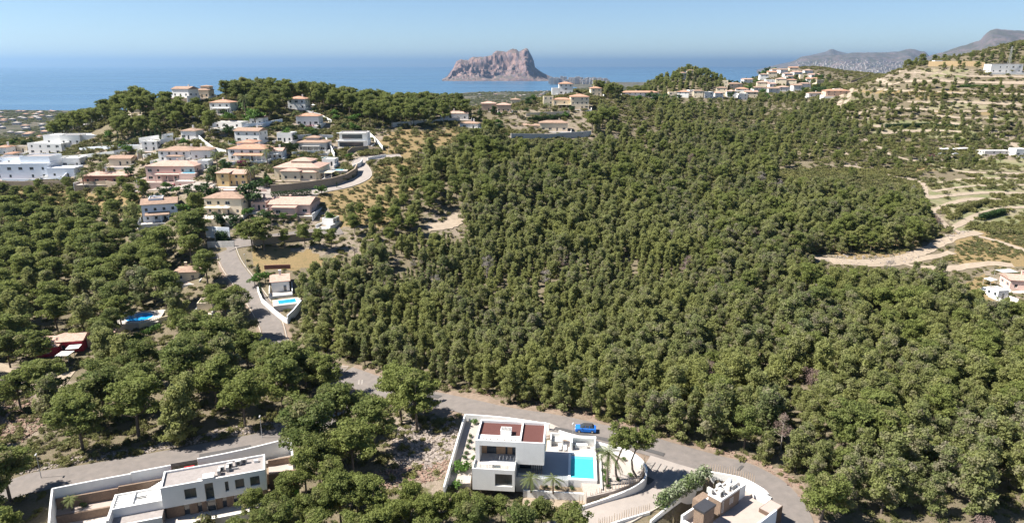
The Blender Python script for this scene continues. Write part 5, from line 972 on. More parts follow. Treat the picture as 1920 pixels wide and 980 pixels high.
P0 = [(158,357,8,'tall slim palm left of the salmon pink house'),(197,338,8,'tall palm rising behind the salmon pink house'),(268,300,4.5,'bushy palm left of the grey roofed house'),(400,345,7,'tall bushy palm right of the pink villa'),(408,318,7,'feathery palm between the pink villa and blue porch house'),(424,290,5,'palm in the white walled upper garden'),(472,352,8,'large palm right of the ochre house'),(478,342,6.5,'second palm beside the ochre house, a little behind'),
      (502,312,7,'palm right of the blue porch house'),(508,300,6,'palm by the tall green hedge'),(268,412,5,'leaning palm left of the blue tinted villa'),(350,172,6,'palm on the skyline behind the gabled house'),(298,190,6,'palm over the hill pines near the skyline'),(556,232,6,'tall palm left of the orange roof crest house'),(462,226,12,'very tall palm before the crest pines'),(752,238,6,'palm at the top of the dry field'),(970,222,6,'bushy palm in the ridge garden, left one'),(1024,213,6,'bushy palm beside the cream villa'),
      (1032,211,5,'smaller palm touching the cream villa palm'),(66,266,4,'pair-like palm behind the white blocks'),(370,394,4,'round palm below the pink villa')]
for q in P0: palm(*q)
for p_, h, lab in [(tuple(zat(1139, 909, 86.9)), 6.6, 'slim palm in the pale gravel right of the turquoise pool'), ((3.4+.0, 106.9, 86.2), 3.0, 'short palm in the planter below the pool terrace, left one'), ((7.4, 106.6, 86.2), 3.0, 'short palm in the planter below the pool terrace, right one')]: palm(Vector(p_), None, h, lab)
palm(loc(V2, (-15.6, 7.2, 84.5)), None, 1.8, 'small bright palm in the stepped garden of the long villa', .4)
cl_ = [((0, 0, .5+i*.5), .55*math.sin(math.pi*(i+1.2)/12)+.12) for i in range(11)]; CYM = [crown_from([((c[0]+rng.normal()*.05, c[1]+rng.normal()*.05, c[2]), r) for c, r in cl_], .16, 170, 1.3, 0, CYPG) for _ in range(3)]; CYT = MB().tube([(0, 0, -.4), (0, 0, 2)], [.14, .08], 5).mesh('trunk', BARK)
def cyp(px, py, h, w=1, lab=''):
    g = G(px, py) if not hasattr(px, 'x') else px; o = empty('cypress_tree', g, random.uniform(0, 6), label=lab, cat='cypress', group='dark cypresses'); o.scale = (h/6*.9*w, h/6*.9*w, h/6); link('crown', CYM[random.randrange(3)], o); link('trunk', CYT, o)
for i, x in enumerate((256, 267, 277, 286, 294, 302)): cyp(x, 264+(i % 2)*2, 6.5+(i % 3), 1, f"{['first','second','third','fourth','fifth','last'][i]} dark cypress from the left, row at the pine hill foot")
for x, y, h, w, l in [(222,262,5,1,'lone cypress left of the cypress row'),(844,226,7,1.2,'dark cypress left of the small white ridge house'),(862,224,4,1,'short cypress before the small white ridge house'),(882,226,8,1.3,'tall cypress right of the small white ridge house'),(900,228,9,2,'broad black cypress at the ridge corner'),(760,215,6,1,'slim cypress at the pine crest foot'),(486,520,5,1.6,'broad cypress at the small walled pool corner'),(490,560,6,.8,'slim dark cypress in the small walled pool garden'),(632,353,3,1,'small cypress above the curved wall hedge'),(390,347,3.4,2.2,'fat dark conifer by the lower street'),(1192,862,1.0,.5,'')][:-1]: cyp(x, y, h, w, l)
RT = [crown_from([((rng.normal()*.75, rng.normal()*.75, 2.4+rng.normal()*.55), rng.uniform(.6, 1)) for _ in range(16)], .22, 95, .85, .1, GREEN) for _ in range(3)]; RTT = MB().tube([(0, 0, -.3), (.1, 0, 1), (0, .1, 2.4)], [.16, .13, .08], 6).mesh('trunk', BARK)
RD_ = [crown_from([((rng.normal()*.8, rng.normal()*.8, 2.4+rng.normal()*.7), rng.uniform(.7, 1)) for _ in range(16)], .22, 95, .9, .05, DARKG) for _ in range(3)]
def gtree(px, py, h, lab, dark=False, w=1.0, grp='leafy garden trees'):
    g = G(px, py) if not hasattr(px, 'x') else px; o = empty('garden_tree', g, random.uniform(0, 6), label=lab, cat='tree', group=grp); s = h/3.6; o.scale = (s*w, s*w, s); link('crown', (RD_ if dark else RT)[random.randrange(3)], o); link('trunk', RTT, o)
for q in [(238,290,5,'bright green tree by the white wall under the hill'),(205,262,4,'green bush tree left of the cypress row'),(395,382,6,'dark tree left of the tan arched villa',True),(468,392,8,'broad dark green tree right of the tan arched villa',True,1.2),(405,346,6,'green tree between pink and ochre houses',True),(500,352,4,'round tree right of the big palm',False),(552,286,4,'dark round tree behind the tall hedge',True),(537,262,5,'pale olive tree in the upper garden'),(551,266,3.5,'round clipped tree in the upper garden',True),
          (588,258,3,'small bright tree at the upper garden wall'),(672,262,3,'low green bush right of the modern villa'),(655,300,3,'round bright bush below the modern villa'),(430,258,5,'dark tree under the crest',True),(480,236,8,'broad bright tree below the crest pines',False,1.3),(430,232,6,'green tree beside the orange roofed column house'),(345,275,4,'small green tree on the white street'),(245,332,4,'dark shrub tree behind the salmon house',True),(620,420,4,'small green tree at the white hut'),
          (498,532,4,'green garden tree at the small walled pool',False),(478,536,3.5,'grey green olive in the small walled garden'),(1060,222,4,'green tree at the cream villa'),(990,200,5,'dark tree between ridge roofs',True),(1000,194,6,'bright tree behind the ridge garden'),(935,236,4,'round tree on the ridge terrace'),(1065,172,5,'green tree before the tall white house'),(1198,192,6,'bright green tree before the long terrace'),(1225,192,5,'second bright tree before the long terrace',False),(1085,256,3,'small green tree at the ridge wall end')]: gtree(*q)
def hedge(label, a, b, h, th=1.2, mat=None, px=True, grp=None):
    A, B_ = (G(*a), G(*b)) if px else (Vector(a), Vector(b)); L = (B_-A).length; n = max(2, int(L/.9)); cs = []
    for i in range(n+1):
        q = (B_-A)*(i/n)
        for z in np.arange(.4, h, .8): cs.append(((q.x+rng.normal()*.12, q.y+rng.normal()*.12, q.z+z), .55*th/1.1))
    return link('hedge', crown_from(cs, .2, 90, 1, 0, mat or DARKG, 'hedge'), None, tuple(A), label=label, cat='hedge', group=grp)
hedge('dark clipped hedge under the long low villa', (183,277), (250,273), 2.6); hedge('long dark hedge below the pine crest wall', (478,250), (562,244), 2.2); hedge('tall square green hedge left of the small white house', (512,292), (545,289), 4.5, 1.6)
hedge('dark green hedge with conifers below the curved stone wall', (512,372), (582,366), 2.6, 1.5); hedge('bright hedge between ochre and layered roof houses', (498,338), (508,350), 3.0); hedge('clipped hedge over the light blue pool wall', (618,316), (668,318), 1.2, 1); hedge('dark hedge under the modern villa', (596,302), (640,300), 2); hedge('dark hedge below the cream villa terrace', (992,228), (1068,222), 2.5, 2)
hedge('magenta blossom bush left of the orange roof crest house', (562,243), (588,240), 1.8, 1.2, MAG); hedge('dark magenta bush before the blue porch house', (448,312), (460,312), 2.4, 1.3, MAG); hedge('bright hedge under the round pool wall', (248,640), (300,618), 1.6, 1.6, GREEN); hedge('bush with pink blossom beside the round blue pool', (236,618), (246,614), 1.8, 1.3, MAG)
hedge('wide white flowering hedge above the stone villa wall', tuple(zat(1238,948,87.6)), tuple(zat(1322,893,87.6)), 1.4, 2.6, FLOWH, False); hedge('dark green bush against the white wall at the road bend', (410,452), (424,452), 3.4, 2.4); hedge('row of vines on the terrace bank, right hillside', (1800,165), (1880,166), 1.8, 2.4, GREEN)
hedge('dark bush row on the oval field terrace', (1660,240), (1740,238), 2.2, 2.6, DARKG); hedge('dark bush row right of the oval field bushes', (1745,238), (1800,240), 2.0, 2.2, DARKG); hedge('bush bank curving beside the lower fields', (1795,402), (1850,382), 2.4, 2.6, SCRUB); hedge('bush bank below the pale terrace', (1838,412), (1880,402), 2.4, 2.6, DARKG)
def shrub(P_, s, lab, mat=GREEN, nm='garden_shrub', grp='shrubs round the pool villa'):
    me = bushmesh(int(P_[0]*10) % 97, 'garden_shrub', mat, 7, .13, 120, .45); o = link(nm, me, None, tuple(P_), random.uniform(0, 6), label=lab, cat='shrub', group=grp); o.scale = (s, s, s)
for i, (x, y, s, m_, l) in enumerate([(-3.1, 19.0, .9, GREEN, 'bright round shrub in the back left corner of the villa yard'), (-2.9, 13.5, .6, DARKG, 'round dark shrub beside the villa, farthest of the left bed'), (-3.0, 11.4, .7, DARKG, 'dark round shrub beside the villa, second in the left bed'), (-2.9, 9.4, .75, DARKG, 'dark round shrub beside the villa, middle of the left bed'), (-3.0, 7.4, .6, DARKG, 'dark round shrub beside the villa, fourth in the left bed'), (-3.0, 5.4, .7, DARKG, 'dark round shrub beside the villa, nearest of the left bed'),
                          (-.9, 13.8, .5, DARKG, 'lone dark shrub near the back corner of the roof'), (-1.2, 8.4, .7, DARKG, 'dark shrub touching the left villa wall'), (-1.3, 5.4, .7, GREEN, 'bright green shrub against the left villa wall'), (-2.9, 1.2, 1.7, GREEN, 'large bright green bush left of the roof terrace'), (-1.7, 1.6, 1.4, GREEN, 'large bright bush joining the left terrace bush'), (-3.2, -2.6, 1.2, GREEN, 'leafy bush at the lower left wall'), (13.2, -1.3, .5, DARKG, 'small shrub in the pool planter, first from left'), (15.0, -1.3, .55, DARKG, 'small shrub in the pool planter, second from left'), (17.8, -1.3, .6, DARKG, 'small shrub in the pool planter, third from left'), (20.6, -1.3, .55, DARKG, 'small shrub in the pool planter, last'),
                          (23.9, 6.0, .6, DARKG, 'dark shrub right of the pool, farthest'), (23.9, 3.6, .7, DARKG, 'dark shrub right of the pool, middle'), (24.0, 1.0, .9, GREEN, 'yellow green plant right of the pool edge'), (24.0, -1.4, .7, DARKG, 'dark shrub at the near right pool corner'), (27.0, 1.4, .5, GREEN, 'small green plant under the slim palm'), (27.2, -1.6, .5, GREEN, 'small green plant near the stake fence'), (32.0, -.4, .5, DARKG, 'small dark plant in the gravel before the stakes'), (35.0, 1.2, .6, GREEN, 'green plant in the right part of the gravel garden'), (32.5, 6.2, .6, GREEN, 'spiky plant between the two bent pines'), (37.2, 3.2, .8, DARKG, 'dark plant at the curved wall')]):
    q = loc(V1, (x, y, 87.0 if x < 12 or x > 23 else 86.2)); q.z = 86.2 if (12 < x < 23 or y < -2) else 86.95
    if x > 26: q = zat(*{27.0: (1136, 888), 27.2: (1137, 906), 32.0: (1159, 901), 35.0: (1183, 893), 32.5: (1169, 863), 37.2: (1205, 878)}[x], 86.95)
    shrub(q, s, l, m_)
shrub(loc(V2, (20.0, .8, 82.9)), 1.7, 'yellow green bush on the lawn right of the long villa', GREEN); shrub(loc(V2, (-13.9, 7.6, 84.5)), .7, 'dark bush in the stepped garden of the long villa', DARKG); shrub(loc(V2, (6.5, -4.6, 82.6)), 2.4, 'grey green bush before the long villa terrace', SCRUB)
# ------------------------------------------------ hand-set pines
for px, py, k, s, sx in [(40,770,'umbrella',.98,1.15),(88,748,'umbrella',1.05,1.25),(134,375,'umbrella',.62,1),(245,385,'umbrella',.95,1),(272,375,'umbrella',.9,.9),(232,365,'umbrella',.85,.9),(474,472,'umbrella',1.15,1.3),(496,470,'umbrella',1.2,1.15),(572,462,'umbrella',.85,1),(600,470,'umbrella',.8,1),(622,468,'umbrella',.75,1),(534,466,'umbrella',.7,.9),(378,446,'umbrella',1.1,1.2),(345,450,'umbrella',1.1,1.2),(370,408,'umbrella',1.0,1.1),
                         (756,345,'umbrella',.85,1),(235,205,'umbrella',.95,1),(278,205,'umbrella',1.0,1),(180,215,'umbrella',.95,1),(10,480,'umbrella',1.1,.9),(6,405,'umbrella',.9,.9),(70,400,'umbrella',.9,1),(90,420,'umbrella',.85,1),(60,380,'umbrella',.8,1),(180,420,'umbrella',.75,1),(205,425,'umbrella',.75,1),(338,640,'umbrella',1.0,.9),(215,640,'umbrella',1.0,1),(75,695,'umbrella',1.1,1.2),(50,676,'umbrella',.9,1.1),(190,660,'umbrella',1.05,1),(20,690,'umbrella',1.05,1.1),(1655,128,'umbrella',1.0,1.2),(1705,120,'umbrella',1.2,1.3),(1728,121,'umbrella',1.0,1.2),(1585,152,'umbrella',.9,1.2),
                         (425,604,'umbrella',1.0,1.2),(450,594,'umbrella',.95,1.2),(405,590,'umbrella',.95,1.1),(575,733,'umbrella',1.15,1.2),(612,748,'umbrella',1.15,1.2),(538,716,'umbrella',1.1,1.2),(500,712,'umbrella',1.05,1.1),(1538,985,'umbrella',.95,1.2),(20,940,'umbrella',1.15,1.2),(-10,960,'umbrella',1.1,1.2),(575,930,'umbrella',.95,1),(600,905,'umbrella',1.05,1),(545,960,'umbrella',.8,1),(480,985,'umbrella',.72,1.05),(515,990,'umbrella',.65,1),(1065,1000,'umbrella',.55,1.15),(1015,992,'umbrella',.6,1.1),(985,1002,'umbrella',.55,1),(865,985,'umbrella',.62,1.1),(905,990,'umbrella',.62,1.1),(940,985,'umbrella',.55,1.1),(830,990,'umbrella',.65,1),(800,1000,'umbrella',.7,1.1),(700,985,'umbrella',.95,1),(640,985,'umbrella',1.0,1),(770,975,'umbrella',.75,1),
                         (870,225,'umbrella',1.25,1.2),(805,305,'forest',1.3,1.1),(870,300,'umbrella',1.3,1.0),(905,305,'umbrella',1.35,1),(930,310,'umbrella',1.3,1),(980,300,'umbrella',1.1,1.1),(1110,250,'umbrella',1.35,1.2),(1130,240,'umbrella',1.3,1.2),(1150,235,'umbrella',1.2,1.2)]:
    g = G(px, py); plant(g.x, g.y, k, s, 'hand', sxy=sx)
# two pines with long bare bent trunks in the gravel garden
def bent(P_, pts, crowns, lab):
    o = empty('bent_pine', P_, 0, label=lab, cat='tree'); m_ = MB().tube(pts, np.linspace(.24, .09, len(pts)), 8)
    for c_, r in crowns[::3]: m_.tube([pts[-2], (np.array(pts[-1])+np.array(c_))/2, c_], [.09, .06, .03], 5, cap=False)
    m_.build('trunk', BARK, o); link('crown', crown_from(crowns, .19, 130, .7, .05, NEEDLEU), o)
def blobs(c, rx, rz, n, r): return [((c[0]+rng.uniform(-1, 1)*rx, c[1]+rng.uniform(-1, 1)*rx, c[2]+rng.uniform(-1, 1)*rz), r*rng.uniform(.7, 1.1)) for _ in range(n)]
bent(Vector((19.5, 109.4, 86.9)), [(0, 0, -.3), (-.5, 0, 1.5), (-.6, .1, 3.2), (.1, .2, 5.4), (.8, .3, 7.4), (.9, .3, 8.6)], blobs((.6, .3, 9.1), 2.1, 1.7, 56, .8), 'left of two bent pines in the gravel garden, pale curved trunk')
bent(Vector((23.2, 110.4, 86.9)), [(0, 0, -.3), (-1.0, 0, 1.6), (-1.2, .1, 3.6), (-.6, .2, 5.4), (-.2, .3, 6.6)], blobs((-.9, .4, 7.9), 1.5, 1.2, 20, .8)+blobs((1.6, .2, 7.6), 1.5, 1.4, 24, .8)+blobs((.6, .3, 8.8), 1.4, .9, 12, .8), 'right of two bent pines in the gravel garden, dark leaning trunk')
DRYN = leafmat('dry_pinkish_twigs', (.24, .17, .145), (.21, .15, .13), (.26, .20, .18), .2); GREYN = leafmat('bare_grey_twigs', (.26, .23, .21), (.22, .195, .18), (.28, .26, .24), .2)
for px, py, h, m_, l in [(1520,735,6,DRYN,'dead pink brown pine standing in the green wood'),(745,505,4,GREYN,'leafless grey tree by the wood edge'),(665,480,3.5,GREYN,'bare grey bush right of the dry lot'),(775,505,3.5,GREYN,'second leafless grey tree at the wood edge'),(1835,1010,5,DRYN,'dry pinkish tree at the bottom right edge')]:
    g = G(px, py); o = empty('dead_tree', g, 0, label=l, cat='tree'); link('crown', crown_from(blobs((0, 0, h*.62), h*.25, h*.28, 16, h*.16), .09, 130/(h*.16)**.5, 1, 0, m_), o); MB().tube([(0, 0, -.3), (.1, 0, h*.5), (0, 0, h*.9)], [.14, .1, .03], 5).build('trunk', BARK, o); put(g.x, g.y, 4); keepa.append(np.array([(px-14, py-h*1280/g.y+2), (px+14, py-h*1280/g.y+2), (px+14, py-h*300/g.y), (px-14, py-h*300/g.y)], float))
# ------------------------------------------------ rubble, rocky banks
def rubble(name, poly, n, s0, s1, mat, lift=0, ymax=1e9):
    P_ = [G(*q) for q in poly]; xs = [p.x for p in P_]; ys_ = [p.y for p in P_]; w = [(p.x, p.y) for p in P_]; mb = MB(); k = 0; rs = random.Random(n)
    while k < n:
        x, y = rs.uniform(min(xs), max(xs)), rs.uniform(min(ys_), max(ys_))
        if not inpoly([x], [y], w)[0]: k += .02; continue
        k += 1; s = rs.uniform(s0, s1)*(1 if rs.random() < .9 else 1.8); z = float(hgt(x, y))+lift*math.exp(-((x-sum(xs)/len(xs))**2+(y-sum(ys_)/len(ys_))**2)/18)
        v = [(x+(a*s+rs.uniform(-.3, .3)*s), y+(b*s+rs.uniform(-.3, .3)*s), z+(c_*s*.8+rs.uniform(-.25, .25)*s)) for a in (-.5, .5) for b in (-.5, .5) for c_ in (-.4, .5)]
        mb.add(v, [(0, 1, 3, 2), (4, 6, 7, 5), (0, 4, 5, 1), (2, 3, 7, 6), (0, 2, 6, 4), (1, 5, 7, 3)])
    return mb.build(name, mat, kind='stuff')
RUB = M('pale_broken_rock', (.32, .27, .235), .95, (.20, .17, .15), 2, stain=.1); RUB2 = M('reddish_broken_rock', (.27, .18, .135), .95, (.18, .125, .10), 2, stain=.1)
rubble('rubble', [(735,800),(790,790),(850,790),(862,820),(845,860),(800,880),(740,870)], 2600, .1, .42, RUB); rubble('rubble', [(700,885),(780,875),(850,860),(842,895),(760,915),(705,918)], 700, .1, .4, RUB2); rubble('rubble', [(-40,748),(60,745),(95,790),(40,830),(-40,830)], 1500, .1, .4, RUB2)
rubble('rubble', [(20,878),(100,866),(200,848),(330,826),(470,798),(560,784),(572,794),(470,813),(375,830),(269,850),(156,868),(34,892)], 1500, .1, .38, RUB); rubble('rubble', [(800,718),(900,742),(1040,772),(1180,804),(1300,838),(1400,864),(1470,900),(1500,940),(1520,940),(1490,895),(1400,850),(1200,800),(900,730),(810,712)], 1300, .08, .35, RUB2)
rubble('rubble', [(755,335),(790,330),(800,345),(765,350)], 160, .3, 1, RUB); rubble('rubble', [(780,285),(805,290),(800,310),(785,305)], 150, .3, 1, RUB); rubble('rubble', [(1530,480),(1700,475),(1790,435),(1830,430),(1700,495),(1540,500)], 500, .15, .6, RUB)
# ------------------------------------------------ lamps, posts, cars, parasols
LAMPM = M('galvanised_pole', (.42, .42, .42), .5, stain=0)
lt = MB().tube([(0, 0, -.2), (0, 0, 5.2)], [.075, .045], 7).mesh('pole', LAMPM); lh = MB().box(-.12, .12, -.7, .12, 5.2, 5.3).mesh('lamp_head', LAMPM)
for px, py, h, lab, z in [(78,898,1,'white street lamp at the rocky bank, left road',None),(492,822,1,'street lamp where the left road enters the pines',None),(1074,826,.75,'slim grey lamp beside the parked blue car',None),(462,505,1,'thin lamp post at the dry lot corner',None),(405,462,1.1,'lamp post before the white wall at the road bend',None),(619,340,.9,'white lamp post before the curved stone wall',None),(729,292,.9,'white lamp post at the end of the pale lane',None),(259,205,1.3,'tall thin mast between the hill pines',None),(1732,190,1.1,'thin pale post on the terraced hillside',None),(241,287,.9,'lamp at the long white wall',None)]:
    g = G(px, py); o = empty('street_lamp', g, random.uniform(-.5, .5), label=lab, cat='street lamp', group='street lamps and posts'); o.scale = (1, 1, h); link('pole', lt, o); link('lamp_head', lh, o)
def car(P_, rz, col, lab, name='parked_car'):
    pm = M('paint_'+col[0], col[1], .25, tuple(c*.92 for c in col[1]), spec=.6, stain=0); e = empty(name, P_, rz, label=lab, cat='car')
    prof = [(-2.15, .35), (-2.2, .7), (-2.1, .98), (-1.0, 1.08), (1.75, 1.08), (2.12, .95), (2.15, .5), (2.05, .3), (-2.05, .28)]; mb = MB()
    n = len(prof); vs = []
    for w_, k in ((-.9, 1), (-.82, 1.0), (.82, 1.0), (.9, 1)):
        for x, z in prof: vs.append((x*(.985 if abs(w_) > .85 else 1), w_, z if abs(w_) < .85 or z < .9 else z-.1))
    fs = [tuple(range(n)), tuple(range(4*n-1, 3*n-1, -1))]
    for r_ in range(3): fs += [(r_*n+(i+1) % n, r_*n+i, (r_+1)*n+i, (r_+1)*n+(i+1) % n) for i in range(n)]
    mb.add(vs, [tuple(reversed(f)) for f in fs]); mb.build('body', pm, e)
    c = MB().add([(-1.2, -.8, 1.05), (1.75, -.8, 1.05), (1.75, .8, 1.05), (-1.2, .8, 1.05), (-.45, -.62, 1.55), (1.35, -.62, 1.52), (1.35, .62, 1.52), (-.45, .62, 1.55)], [(0, 1, 5, 4), (1, 2, 6, 5), (2, 3, 7, 6), (3, 0, 4, 7), (4, 5, 6, 7)]); c.build('windows', GLASS, e)
    MB().box(-.42, 1.32, -.6, .6, 1.54, 1.58).build('roof', pm if col[0] != 'blue' else DFRAME, e)
    for x in (-.1, .75): MB().box(x-.05, x+.05, -.82, .82, 1.06, 1.5).build('pillar', pm, e).scale = (1, .93, 1)
    wh = MB().tube([(0, -.11, 0), (0, .11, 0)], .34, 14).mesh('wheel', BLACKR); rm = MB().tube([(0, -.12, 0), (0, .12, 0)], .2, 10).mesh('rim', GREYW)
    for x in (-1.35, 1.35):
        for y in (-.82, .82): o = link('wheel', wh, e, (x, y, .34)); link('rim', rm, o)
    for y in (-.62, .62): MB().box(-2.22, -2.12, y-.18, y+.18, .68, .85).build('headlight', WFRAME, e); MB().box(2.1, 2.17, y-.18, y+.18, .7, .9).build('tail_light', REDW, e)
    for y in (-.98, .86): MB().box(-.85, -.7, y, y+.12, 1.05, 1.2).build('mirror', pm, e)
    return e
g = G(1098, 810); car(Vector((g.x, g.y, float(hgt(g.x, g.y))+.16)), R(-6), ('blue', (.02, .17, .62)), 'bright blue hatchback with black roof parked on the road edge')
g = G(330, 884); car(loc(V2, (3.0, 9.4, 86.02)), R(19), ('red', (.55, .03, .04)), 'small red car behind the long villa roof')
g = G(331, 350); car(Vector((g.x, g.y+1, g.z+.2)), R(-4), ('dark_red', (.30, .03, .04)), 'dark red car parked at the pink villa garage')
for px, py, rz, cn, l in [(1765,291,.1,('white_a', (.7, .7, .7)),'white van shape parked in the farm yard, left one'),(1790,291,.2,('white_a', (.7, .7, .7)),'white car beside the farm sheds'),(1745,294,.0,('dark_red', (.3, .03, .04)),'dark red car at the left end of the farm yard'),(1845,548,.4,('white_a', (.7, .7, .7)),'white car in the lower right clearing, left one'),(1862,555,.8,('white_a', (.7, .7, .7)),'white car in the lower right clearing, nearer one'),(698,303,.2,('white_a', (.7, .7, .7)),'white car on the pale lane by the wall')][:5]:
    g = G(px, py); car(Vector((g.x, g.y, g.z+.1)), rz, cn, l)
def tarp(px, py, w, d, h, mat, lab, nm='shade_roof'):
    g = G(px, py); e = empty(nm, g, random.uniform(-.3, .3), label=lab, cat='shade roof'); MB().add([(-w/2, -d/2, h-.2), (w/2, -d/2, h), (w/2, d/2, h+.1), (-w/2, d/2, h-.1), (0, 0, h+.45)], [(0, 1, 4), (1, 2, 4), (2, 3, 4), (3, 0, 4)]).build('canopy', mat, e)
    for x in (-w/2+.1, w/2-.1):
        for y in (-d/2+.1, d/2-.1): MB().box(x-.04, x+.04, y-.04, y+.04, -.3, h).build('post', LAMPM, e)
for q in [(1775,286,9,5,2.6,WHITE,'long white farm shade roof, left one'),(1805,285,12,5,2.6,GREYW,'grey farm shade roof in the middle'),(1842,288,8,4,2.4,GREYW,'bluish tarp roof right of the grey farm roof'),(124,678,3.6,3,2.5,WHITE,'white canvas canopy before the crimson house'),(1855,535,3,3,2.4,WHITE,'white canopy in the lower right clearing'),(1885,520,6,4,2.6,GREYW,'grey shade roof in the lower right clearing')]: tarp(*q)
def parasol(px, py, mat, lab, lift=1.0):
    g = G(px, py); e = empty('parasol', (g.x, g.y, g.z+lift), 0, label=lab, cat='parasol'); n = 8
    MB().add([(1.5*math.cos(i*math.pi/4), 1.5*math.sin(i*math.pi/4), 2.2) for i in range(n)]+[(0, 0, 2.8)], [(i, (i+1) % n, n) for i in range(n)]).build('canopy', mat, e); MB().tube([(0, 0, 0), (0, 0, 2.7)], .04, 5).build('pole', WFRAME, e)
parasol(426, 405, WHITE, 'white parasol on the tan villa terrace'); parasol(412, 403, WHITE, 'cream parasol on the tan villa terrace, left one'); parasol(588, 208, WHITE, 'white parasol beside the crest house')
def balustrade(label, A, B_, h=.9):
    e = empty('balustrade', A, math.atan2((B_-A).y, (B_-A).x), label=label, cat='railing'); L = (B_-A).length; n = int(L/.5); me = MB().tube([(0, 0, 0), (0, 0, h)], .07, 5).mesh('baluster', CREAM)
    for i in range(n+1): link('baluster', me, e, (L*i/n, 0, 0))
    MB().box(-.1, L+.1, -.1, .1, h, h+.1).build('handrail', CREAM, e)
a_ = G(262, 618); b_ = G(330, 596); balustrade('cream balustrade on the round pool wall', Vector((a_.x, a_.y, a_.z+1.6)), Vector((b_.x, b_.y, b_.z+1.6)))
py_ = empty('pylon', G(1888, 140), 0, label='thin lattice power pylon at the wide white villa', cat='pylon'); q = MB()
for sx in (-1, 1):
    for sy in (-1, 1): q.tube([(sx*1.4, sy*1.4, -1), (sx*.3, sy*.3, 24)], .09, 4)
for i in range(10): z = i*2.4; w = 1.4-1.1*z/24; q.tube([(-w, -w, z), (w, -w+.1, z+2.4)], .05, 3); q.tube([(w, -w, z), (-w, -w+.1, z+2.4)], .05, 3)
q.build('mast', LAMPM, py_); MB().tube([(-3, 0, 21), (3, 0, 21)], .1, 4).build('crossarm', LAMPM, py_)
TM_ = [(40,310,'the cubist villa'),(85,270,'the white blocks'),(140,262,'the long low villa'),(200,330,'the salmon house'),(320,325,'the pink villa'),(333,290,'the grey roofed house'),(437,335,'the ochre house'),(465,290,'the blue porch house'),(463,258,'the brown gabled house'),(302,400,'the blue tinted villa'),(420,390,'the arched villa'),(540,385,'the low pink house'),(555,325,'the layered roof villa'),(585,275,'the small brown roofed house'),(662,260,'the modern glass villa'),(577,225,'the orange roofed house'),(414,200,'the column house'),(425,235,'the bare terraced house'),(556,195,'the crest house'),
       (1038,235,'the long ridge house'),(1087,190,'the big cream villa'),(1060,170,'the tall white house'),(930,200,'the twin pink roofs'),(1200,178,'the long terrace'),(1570,172,'the hillside cream house'),(1310,175,'the village left end'),(1400,165,'the village centre'),(1460,150,'the upper village'),(1500,165,'the village right end'),(1280,150,'the knoll houses'),(5,285,'the left edge house')]
def wheret(x, y, z):
    px, py = proj(x, y, z+1.5); b = min(TM_, key=lambda l: math.hypot(l[0]-px, l[1]-py)); dx, dy = px-b[0], py-b[1]
    return ('right of' if dx > 0 else 'left of') + (' and above ' if dy < -8 else ' and below ' if dy > 8 else ' ') + b[2]
# leafy filling of the town gardens: small trees and shrubs between the houses
TOWN = [[(140,262),(250,262),(430,245),(520,240),(620,262),(620,300),(500,345),(280,350),(130,345)], [(262,352),(500,362),(620,350),(600,405),(480,430),(380,430),(262,400)], [(395,205),(600,205),(690,235),(640,262),(430,262)], [(905,205),(1110,205),(1110,258),(930,262)], [(1160,182),(1300,184),(1290,196),(1160,196)], [(1290,190),(1540,190),(1560,150),(1440,132),(1290,160)], [(-20,262),(60,262),(60,300),(-20,330)]]
gk = 0; tl = {}
for ti, tp_ in enumerate(TOWN):
    ok = np.nonzero(inpoly(CPX, CPY, tp_) & (CYy > 220) & (CYy < 1150))[0]; lim = [75, 45, 45, 45, 14, 60, 16][ti]; k_ = 0
    for i in ok:
        x, y, z = CXx[i], CYy[i], CZz[i]
        if k_ >= lim: break
        if not free(x, y, 4.6) or (y < 420 and near_road(x, y, 4)): continue
        if any((x-a)**2+(y-b)**2 < (r+.6)**2 for a, b, r in HOUSES): continue
        h = random.uniform(2.2, 4.6)*(1 if y < 600 else 1.7)
        if covers(x, y, z, h, h*.35, .1) and random.random() < .7: continue
        k_ += 1; put(x, y, 4); dk = random.random() < .5
        gtree(Vector((x, y, z)), None, h, f"{'dark' if dk else 'bright'} {'low' if h < 3 else 'tall' if h > 4 else 'rounded'} garden tree {wheret(x, y, z)}", dk, random.uniform(.8, 1.3))
for nm, side, w in (('up', 1, 3.3), ('up', -1, 3.3), ('lane', 1, 3.1), ('lane', -1, 3.1), ('drive', 1, 4.6)):
    cl = RD[nm][::2]; q = []
    for i, p in enumerate(cl):
        d = cl[min(i+1, len(cl)-1)]-cl[max(i-1, 0)]; d.z = 0; d.normalize(); x, y = p.x-d.y*side*w, p.y+d.x*side*w; q.append((x, y, float(hgt(x, y))))
    k = fence_wall('', q, .26, CURB, th=.22, base=.3, name='kerb'); del k['category']; k['kind'] = 'structure'
def lounger(P_, rz, lab):
    e = empty('sun_lounger', P_, rz, label=lab, cat='sun lounger', group='sun loungers'); MB().box(-.33, .33, -.9, .45, .28, .36).build('seat', WHITE, e)
    b = MB().add([(-.33, .45, .28), (.33, .45, .28), (.33, 1.0, .62), (-.33, 1.0, .62), (-.33, .45, .36), (.33, .45, .36), (.33, .98, .70), (-.33, .98, .70)], [(0, 3, 2, 1), (4, 5, 6, 7), (0, 1, 5, 4), (2, 3, 7, 6), (1, 2, 6, 5), (3, 0, 4, 7)]); b.build('backrest', WHITE, e)
    for x in (-.28, .24):
        for y in (-.8, .35): MB().box(x, x+.05, y, y+.05, 0, .28).build('leg', DFRAME, e)
lounger(loc(V1, (15.2, 10.0, 87.53)), R(-5), 'white sun lounger on the patio behind the turquoise pool, left one'); lounger(loc(V1, (16.2, 10.0, 87.53)), R(-5), 'white sun lounger on the patio behind the turquoise pool, right one')
